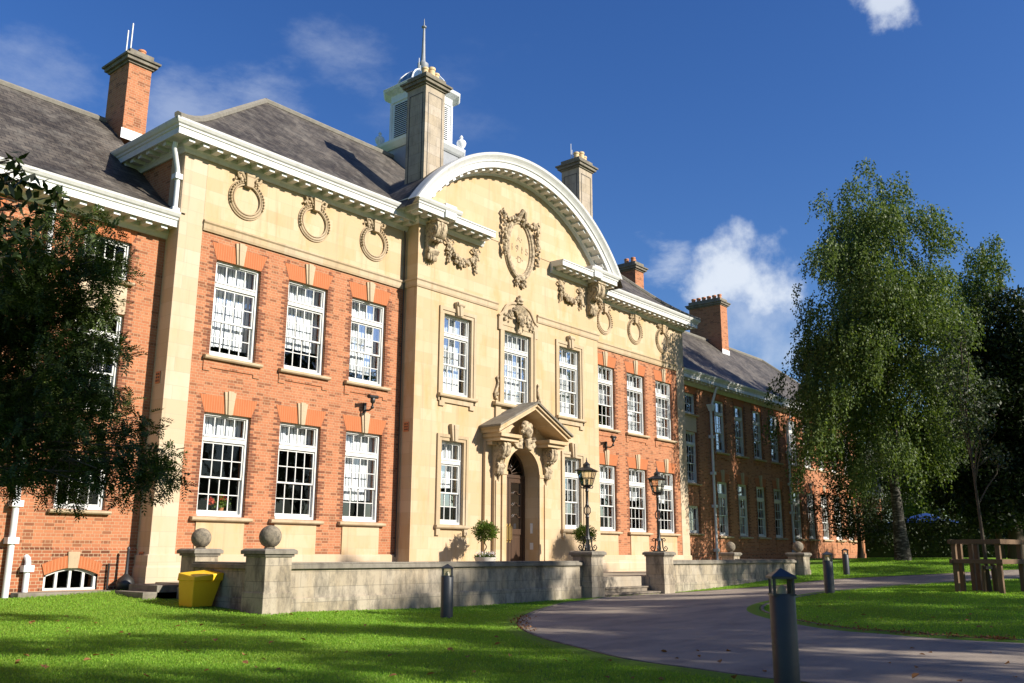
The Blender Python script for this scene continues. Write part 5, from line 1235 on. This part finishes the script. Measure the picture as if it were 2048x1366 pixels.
# ---- weeping birch at the right end of the terrace
bb = (21.3, -6.7, G(21.3, -6.7))
bt = thing('birch_tree', 'tall weeping silver birch with drooping leafy strands in front of the right brick wing', 'tree', bb)
BC_ = [(1745,345,38),(1720,380,50),(1775,385,52),(1700,430,60),(1665,400,26),(1760,450,80),(1850,430,48),(1868,470,42),(1700,500,78),(1640,505,46),(1800,530,85),(1870,545,58),(1730,580,95),(1620,590,40),(1655,610,62),(1590,585,14),(1820,625,90),(1890,640,60),(1640,690,60),(1715,690,90),(1600,650,26),(1800,730,95),(1880,740,75),(1610,740,36),(1570,745,24),(1660,770,66),(1735,800,85),(1600,800,40),(1555,770,20),(1830,830,85),(1890,830,55),(1640,850,55),(1575,840,28),(1700,890,65),(1610,900,38),(1780,900,70),(1650,940,45),(1590,950,26),(1720,950,42),(1850,910,50),(1820,960,42)]
cl = []
for k, (px, py, r) in enumerate(BC_):       # a round crown: repeat the clumps through its depth
    half = max(.4, min(4.6, .0155*(py-330)+1.2)); off = (px-1745)*42/1829; h_ = math.sqrt(max(.3, half*half-off*off*.55))
    for d in ([q for q in (-.4, .25, .9) if rng.random() < (.60 if py < 680 else .66)] if r > 40 else (rng.uniform(-.3, .6),)):
        p = at(px+rng.normal()*9, py+rng.normal()*9, 43.2+d*h_+rng.normal()*.4); cl.append((p.x-bb[0], p.y-bb[1], p.z-bb[2], r/1829*42*(rng.uniform(.55, .9) if py < 680 else rng.uniform(.65, .95))))
S = clump_points(cl, 24.0, .9, .3); ns = len(S)
outw = S-np.array([0, 0, 9]); hx = outw[:, :2]/(np.linalg.norm(outw[:, :2], axis=1, keepdims=True)+.1)
C_, D_ = [], []
for j in range(13):
    u = j/12; ln = rng.uniform(.6, 1.5, ns) if j == 0 else ln
    p = S+np.concatenate([hx*(.35*np.sqrt(u)), np.zeros((ns, 1))], 1)*1.0; p[:, 2] += .10*np.sin(u*2.2)-u*ln; p += rng.normal(size=(ns, 3))*.05
    C_.append(p); D_.append(np.concatenate([hx*.35, np.full((ns, 1), -1.0)], 1)+rng.normal(size=(ns, 3))*.55)
C_, D_ = np.concatenate(C_), np.concatenate(D_); n = len(C_)
leaves('crown', C_, D_, rdir(n), rng.uniform(.10, .17, n), rng.uniform(.065, .105, n), M['leaf_birch'], bt); print('birch leaves', n)
trunk_limbs((0, 0, -.2), (-.6, .3, 17.5), .27, cl, 44, M['bark_birch'], bt, .28, 3)
# leaning birch just behind it
b2 = (27.5, -9.6, G(27.5, -9.6))
bt2 = thing('birch_tree', 'slender birch leaning over to the right beside the weeping birch', 'tree', b2)
cl = pxclumps([(1985,480,22),(1960,510,34),(1995,520,26),(1935,560,36),(1975,560,38),(1925,610,42),(1970,620,34),(1930,670,55),(1985,690,40),(1915,730,50),(1950,770,60),(1900,800,45)], 49, 1, 8); cl = [(*p, c[3]) for p, c in zip(local(cl, b2), cl)]
S = clump_points(cl, 34.0, .9, .45); ns = len(S); C_, D_ = [], []
for j in range(11):
    p = S.copy(); p[:, 2] -= j/10*rng.uniform(.5, 1.2, ns); C_.append(p+rng.normal(size=(ns, 3))*.06); D_.append(np.array([.3, 0, -1])+rng.normal(size=(ns, 3))*.6)
C_, D_ = np.concatenate(C_), np.concatenate(D_); n = len(C_); leaves('crown', C_, D_, rdir(n), rng.uniform(.11, .18, n), rng.uniform(.07, .11, n), M['leaf_birch'], bt2)
trunk_limbs((0, 0, -.2), (cl[3][0], cl[3][1], cl[3][2]), .13, cl, 10, M['bark'], bt2, .35, 6, bend=1.6)

# ---- broad dark trees
def broad(name, label, base, clumps, dens, leaf, mat, top, r0, nl=12, bark='bark', group=None, seed=2, shell=.55, squash=.85):
    r = thing(name, label, 'tree', base, 0, group)
    P = clump_points(clumps, dens, squash, shell); n = len(P)
    leaves('crown', P, rng.normal(size=(n, 3))+np.array([0, 0, -.25]), rdir(n), rng.uniform(leaf*.7, leaf*1.3, n), rng.uniform(leaf*.4, leaf*.7, n), M[mat], r)
    trunk_limbs((0, 0, -.2), top, r0, clumps, nl, M[bark], r, .3, seed)
    return r, n
def from_px(lst, depth, spread, base, seed): 
    cl = pxclumps(lst, depth, spread, seed); return [(*p, c[3]) for p, c in zip(local(cl, base), cl)]
def gb_(x, y): return (x, y, G(x, y))
tot = 0
q_ = at(2035, 1100, 46); b = gb_(q_.x, q_.y); cl = from_px([(2010,610,50),(2050,680,80),(1975,690,55),(2040,770,90),(1950,780,70),(1920,850,60),(2000,870,95),(2090,640,80),(2100,760,100),(2100,880,90),(1940,930,70),(2040,960,90),(1890,790,50),(1880,900,60),(1985,1010,70),(2060,1040,70),(1900,990,50)], 46.5, 1.5, b, 4)
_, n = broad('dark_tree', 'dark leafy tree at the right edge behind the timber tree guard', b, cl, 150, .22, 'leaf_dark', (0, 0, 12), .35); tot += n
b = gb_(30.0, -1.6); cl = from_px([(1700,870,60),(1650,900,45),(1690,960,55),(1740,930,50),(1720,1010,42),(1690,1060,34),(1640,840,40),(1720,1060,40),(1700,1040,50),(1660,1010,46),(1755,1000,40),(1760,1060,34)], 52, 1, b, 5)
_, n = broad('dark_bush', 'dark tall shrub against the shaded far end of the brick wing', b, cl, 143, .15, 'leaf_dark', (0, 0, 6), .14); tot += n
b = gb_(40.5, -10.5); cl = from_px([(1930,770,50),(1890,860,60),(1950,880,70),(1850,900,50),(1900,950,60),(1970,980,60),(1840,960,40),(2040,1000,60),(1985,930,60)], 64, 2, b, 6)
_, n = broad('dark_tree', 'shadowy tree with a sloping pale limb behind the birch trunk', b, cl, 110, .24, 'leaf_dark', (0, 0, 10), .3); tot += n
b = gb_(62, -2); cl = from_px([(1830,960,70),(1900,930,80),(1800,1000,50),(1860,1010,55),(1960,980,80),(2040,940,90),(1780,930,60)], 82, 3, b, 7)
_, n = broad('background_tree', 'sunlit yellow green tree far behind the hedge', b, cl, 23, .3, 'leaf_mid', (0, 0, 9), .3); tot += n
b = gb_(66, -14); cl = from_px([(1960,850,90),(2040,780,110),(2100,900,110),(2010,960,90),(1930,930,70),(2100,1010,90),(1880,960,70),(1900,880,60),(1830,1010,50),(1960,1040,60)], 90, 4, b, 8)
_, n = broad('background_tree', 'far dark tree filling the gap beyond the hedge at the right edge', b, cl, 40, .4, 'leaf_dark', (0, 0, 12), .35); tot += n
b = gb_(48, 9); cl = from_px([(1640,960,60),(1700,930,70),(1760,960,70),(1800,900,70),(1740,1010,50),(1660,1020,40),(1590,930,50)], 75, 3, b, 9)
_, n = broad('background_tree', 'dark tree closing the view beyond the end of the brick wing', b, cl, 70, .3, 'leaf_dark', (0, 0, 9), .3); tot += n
# sapling in the guard
b = gb_(2.5, -14.7); cl = [(0,0,4.6,.75),(.5,-.2,5.3,.7),(-.4,.3,5.6,.6),(.2,.4,6.2,.7),(-.6,-.3,4.3,.5),(.7,.4,4.4,.55),(.1,-.5,3.7,.45),(.2,.1,7,.5),(-.8,0,5,.4),(.9,-.4,3.6,.4)]
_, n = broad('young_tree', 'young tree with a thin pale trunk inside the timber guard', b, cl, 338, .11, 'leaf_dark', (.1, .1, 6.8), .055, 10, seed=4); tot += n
# hedge: one clipped mass
hr = thing('hedge', 'dark clipped hedge across the far lawn behind the birch trunk', 'hedge', gb_(44, -5))
n = 26000; u = rng.random(n)*2-1; P = np.stack([u*6.5, u*-13+rng.normal(size=n)*.5, 2.75*rng.random(n)**.7+np.sin(u*23)*.12+np.sin(u*9)*.1], -1)
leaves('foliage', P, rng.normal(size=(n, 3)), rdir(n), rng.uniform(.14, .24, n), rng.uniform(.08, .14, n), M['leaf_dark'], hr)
h = MB(); h.prism([(-6.3, 12.6), (-6.0, 13.2), (6.7, -12.4), (6.3, -13.2)], -.3, 2.3, axis='z'); h.build('inner_mass', M['leaf_dark'], hr)
gz_ = thing('gazebo', 'blue canvas gazebo roof showing over the far hedge', 'gazebo', gb_(50.3, .4))
g = MB(); g.taper(0, 0, 2.45, 3.25, 2.4, 2.4, .05, .05); g.taper(0, 0, 2.25, 2.45, 2.4, 2.4, 2.4, 2.4); g.build('canopy', M['blue'], gz_)
for sx in (-1, 1):
    for sy in (-1, 1): p = MB(); p.tube([(sx*2.3, sy*2.3, 0), (sx*2.3, sy*2.3, 2.4)], .04, 6); p.build('leg', M['white_metal'], gz_)
p_ = at(1880, 1000, 66); fp = thing('light_pole', 'thin white pole rising behind the far hedge', 'pole', (p_.x, p_.y, G(p_.x, p_.y)))
p = MB(); p.tube([(0, 0, 0), (-.1, 0, 3), (-.3, .1, 6.2)], [.10, .085, .05], 8); p.build('shaft', M['white_metal'], fp)
# small far extension beyond the wing
ex = thing('far_annexe', 'single storey brick annexe with tall windows in deep shade past the brick wing', 'building', (41, 4, .6))
hl = [(-3.35+1.9*i, -2.45+1.9*i, 1.35, 4.0) for i in range(4)]
w = MB(); wall_grid(w, -4.2, 4.2, -.6, 5.0, hl, -2.0, .3); w.quad((4.2, -2, -.6), (4.2, 6, -.6), (4.2, 6, 5), (4.2, -2, 5)); w.quad((-4.2, -2, -.6), (-4.2, 6, -.6), (-4.2, 6, 5), (-4.2, -2, 5)); w.box(-4.2, 4.2, -.5, -.4, -.6, 5); w.build('brick_wall', M['brick'], ex)
fm, pm = window_meshes(.9, 2.65, 3, 'tall')
for h in hl: q = link_mesh('window', fm, ex, ((h[0]+h[1])/2, -2, 1.35)); link_mesh('pane', pm, q)
c = MB(); c.sweep([(-4.2, -2), (4.2, -2), (4.2, 6)], [(0, 4.7), (.1, 4.8), (.3, 4.9), (.3, 5.1), (0, 5.15)]); c.build('cornice', M['white'], ex)
c = MB(); c.prism([(-4.4, 5.1), (4.4, 5.1), (3, 6.6), (-3, 6.6)], -2.2, 6.2); c.build('roof', M['slate'], ex)

# ---- rowan hanging over the left of the picture, close to the camera
rb = gb_(-21.75, -10.6)
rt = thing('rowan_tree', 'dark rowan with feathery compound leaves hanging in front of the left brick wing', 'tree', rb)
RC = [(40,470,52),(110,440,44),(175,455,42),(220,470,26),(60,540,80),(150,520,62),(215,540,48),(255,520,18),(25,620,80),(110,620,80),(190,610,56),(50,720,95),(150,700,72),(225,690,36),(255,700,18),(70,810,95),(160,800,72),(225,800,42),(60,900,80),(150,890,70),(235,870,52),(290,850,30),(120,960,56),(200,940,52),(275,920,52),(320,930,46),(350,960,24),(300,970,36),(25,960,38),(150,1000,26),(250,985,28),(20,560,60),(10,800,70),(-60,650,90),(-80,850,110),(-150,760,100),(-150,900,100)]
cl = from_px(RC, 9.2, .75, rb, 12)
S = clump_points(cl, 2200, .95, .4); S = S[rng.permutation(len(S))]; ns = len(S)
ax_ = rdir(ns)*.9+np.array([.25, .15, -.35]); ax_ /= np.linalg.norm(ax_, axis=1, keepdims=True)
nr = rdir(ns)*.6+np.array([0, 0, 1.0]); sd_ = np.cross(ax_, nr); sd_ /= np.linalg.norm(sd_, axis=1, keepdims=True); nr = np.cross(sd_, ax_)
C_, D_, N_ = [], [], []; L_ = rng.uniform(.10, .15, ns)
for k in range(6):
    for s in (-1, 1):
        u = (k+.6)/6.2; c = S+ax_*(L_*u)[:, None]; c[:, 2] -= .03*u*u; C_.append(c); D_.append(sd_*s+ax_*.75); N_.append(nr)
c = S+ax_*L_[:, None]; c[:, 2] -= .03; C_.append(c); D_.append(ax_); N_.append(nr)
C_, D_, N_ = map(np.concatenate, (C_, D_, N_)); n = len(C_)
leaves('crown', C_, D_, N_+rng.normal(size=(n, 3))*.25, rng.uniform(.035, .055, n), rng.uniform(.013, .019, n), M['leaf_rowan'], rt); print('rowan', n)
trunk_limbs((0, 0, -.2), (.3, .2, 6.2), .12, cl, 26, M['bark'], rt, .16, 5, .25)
# ---- larger-leaved tree at the far left edge
wb = gb_(-23.6, -14.2)
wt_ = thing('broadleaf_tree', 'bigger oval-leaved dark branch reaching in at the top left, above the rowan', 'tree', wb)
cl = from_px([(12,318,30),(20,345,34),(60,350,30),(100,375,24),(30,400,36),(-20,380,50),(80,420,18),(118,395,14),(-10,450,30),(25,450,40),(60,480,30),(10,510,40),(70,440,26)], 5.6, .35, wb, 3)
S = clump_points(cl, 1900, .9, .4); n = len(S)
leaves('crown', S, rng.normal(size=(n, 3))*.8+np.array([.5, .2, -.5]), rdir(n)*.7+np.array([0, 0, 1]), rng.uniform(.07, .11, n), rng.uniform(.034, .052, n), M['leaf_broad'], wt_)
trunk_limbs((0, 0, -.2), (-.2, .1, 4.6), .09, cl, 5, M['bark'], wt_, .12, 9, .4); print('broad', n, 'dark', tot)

# ---- row of tall trees along the far side of the grounds, behind the photographer: they shade the lawn
def shade_tree(seed, h):
    rr = random.Random(seed); cl = []
    for i in range(19):
        a = rr.uniform(0, 6.28); z = h*rr.uniform(.30, .96); w = h*.33*(1-abs(z/h-.56)*1.35); q = rr.uniform(.2, 1.05)*w; cl.append((q*math.cos(a), q*math.sin(a), z, h*rr.uniform(.04, .075)))
    return cl
SHADE = [(-30, -36, 1.06, 1.2), (-14.5, -35, 1.02, 2.5), (-6.5, -37, 1.08, .4), (1, -36, 1.04, 3.3), (7, -39, 1.12, 2.9), (12.5, -36, 1.04, 4.6), (20, -37, 1.06, 5.4), (-38, -33, 1.0, 3.9), (29, -35, 1.12, .9), (39, -31, 1.12, 1.7), (-27, -45, 1.33, 1.9), (-17, -46, 1.35, .2), (-8.5, -45, 1.30, 3.1), (-2, -46, 1.28, 4.4), (3.5, -45, 1.50, 5.5), (9.8, -45, 1.52, 3.8), (19, -45, 1.50, .8), (28, -45, 1.34, 2.2)]
pr = thing('park_tree', 'tall leafy park tree behind the camera', 'tree', (-22, -34, G(-22, -34)), 0, 'park trees along the grounds'); cl = shade_tree(1, 17.5)
P = clump_points(cl, 110, .85, .5); n = len(P); leaves('crown', P, rng.normal(size=(n, 3)), rdir(n), rng.uniform(.18, .32, n), rng.uniform(.12, .2, n), M['leaf_mid'], pr); trunk_limbs((0, 0, -.2), (0, 0, 13), .3, cl, 12, M['bark'], pr)
for (x, y, s, rz) in SHADE:
    dup(pr, (x, y, G(x, y)-.1), rz, None, s)

# ================================================================== grass blades, fallen leaves
from mathutils.geometry import intersect_point_line
pn = np.array(sl+[(-10, -36)]+si+sf)
def inside(px, py, poly):
    x, y = poly[:, 0], poly[:, 1]; x2, y2 = np.roll(x, -1), np.roll(y, -1); r = np.zeros(len(px), bool)
    for i in range(len(x)):
        c = ((y[i] > py) != (y2[i] > py)); 
        if not c.any(): continue
        xi = (x2[i]-x[i])*(py-y[i])/(y2[i]-y[i]+1e-12)+x[i]; r ^= c & (px < xi)
    return r
camn = np.array(CAM); Rn, Un, Fn = (np.array(v) for v in (_R, _U, _F))
def visible(P, m_=420):
    d = P-camn; w = d@Fn; px = 1024+1829.35*(d@Rn)/w; py = 683-1829.35*(d@Un)/w; return (w > .5) & (px > -m_) & (px < 2048+m_) & (py < 1366+m_)
n = 1700000; dd = 4.5+48*rng.random(n)**1.6; aa = rng.uniform(R(2), R(100), n); gx = CAM.x+dd*np.sin(aa)*1.0; gy = CAM.y+dd*np.cos(aa)
k = (gy < -4.0) | (gx < -13.5); k &= ~((gx > -13.6) & (gx < 13.6) & (gy > -5.15)) & (gy < .1)
gx, gy, dd = gx[k], gy[k], dd[k]; gzv = gz(gx, gy); P = np.stack([gx, gy, gzv], -1); v = visible(P) & ~inside(gx, gy, pn); P, dd = P[v], dd[v]
P = P[:560000]; dd = dd[:560000]; n = len(P); P[:, 2] += .008
edge = 1.0
leaves('grass', P, np.stack([rng.normal(size=n)*.5, rng.normal(size=n)*.5, np.ones(n)], -1), rdir(n), rng.uniform(.012, .030, n)*(1+dd/40), .0045*(1+dd/9), M['grass_blade'])['kind'] = 'stuff'; print('grass', n)
def leaf_proto(seed):
    m_ = MB(); rr = random.Random(seed); L = .055; pts = [(0, 0), (.3, .32), (.62, .30), (1, 0), (.62, -.30), (.3, -.32)]
    m_.add([(x*L, y*L, .004+.012*abs(y)*2+rr.uniform(0, .006)) for x, y in pts], [(0, 1, 2, 3), (0, 3, 4, 5)]); return m_.mesh('fallen_leaf', M['leaf_dry'])
protos = [leaf_proto(i) for i in range(4)]
def scatter_leaf(px, py, ondrive, rr):
    dv = (_F+_R*((px-1024)/1829.35)-_U*((py-683)/1829.35)); s = 5.0
    while s < 60:
        p = CAM+dv*s
        if p.z < G(p.x, p.y)+.03: break
        s += .08
    o = bpy.data.objects.new('fallen_leaf', protos[rr.randrange(4)]); COL.objects.link(o); o.location = (p.x, p.y, G(p.x, p.y)+(.022 if ondrive else .028)); o.rotation_euler = (rr.uniform(-.5, .5), rr.uniform(-.5, .5), rr.uniform(0, 6.3)); k = rr.uniform(1.0, 2.0); o.scale = (k, k, k)
    tag(o, 'small dry brown leaf fallen on the tarmac drive' if ondrive else 'small dry brown leaf fallen on the mown lawn', 'fallen leaf', 'fallen leaves on the drive' if ondrive else 'fallen leaves on the lawn')
rr = random.Random(21)
for i in range(58): scatter_leaf(rr.uniform(20, 1030), 1225+135*rr.random()**1.1, False, rr)
for i in range(26): scatter_leaf(rr.uniform(1620, 2040), rr.uniform(1185, 1262), False, rr)
for i in range(24): scatter_leaf(rr.uniform(1120, 2040), rr.uniform(1292, 1360), True, rr)
# drift of leaves along the kerb of the island and the lawn edge
n = 900; t_ = rng.random(n); A = np.array(smooth([(-9.5,-17.6),(-9.44,-16.52),(-9.26,-15.94),(-9.1,-15.25),(-8.38,-14.28),(-7.45,-13.31)], 12)); i = (t_**2*(len(A)-1)).astype(int); c = A[i]+rng.normal(size=(n, 2))*np.array([.10, .10])
n2 = 260; A2 = np.array(smooth(EDGE_L[5:9], 12)); i = (rng.random(n2)*(len(A2)-1)).astype(int); c2 = A2[i]+rng.normal(size=(n2, 2))*.10+np.array([.10, 0]); c = np.concatenate([c, c2]); n = len(c)
P = np.stack([c[:, 0], c[:, 1], gz(c[:, 0], c[:, 1])+.035+rng.random(n)*.025], -1)
leaves('leaf_litter', P, np.concatenate([rng.normal(size=(n, 2)), rng.normal(size=(n, 1))*.35], 1), np.array([0, 0, 1.])+rng.normal(size=(n, 3))*.4, rng.uniform(.03, .065, n), rng.uniform(.02, .04, n), M['leaf_dry'])['kind'] = 'stuff'
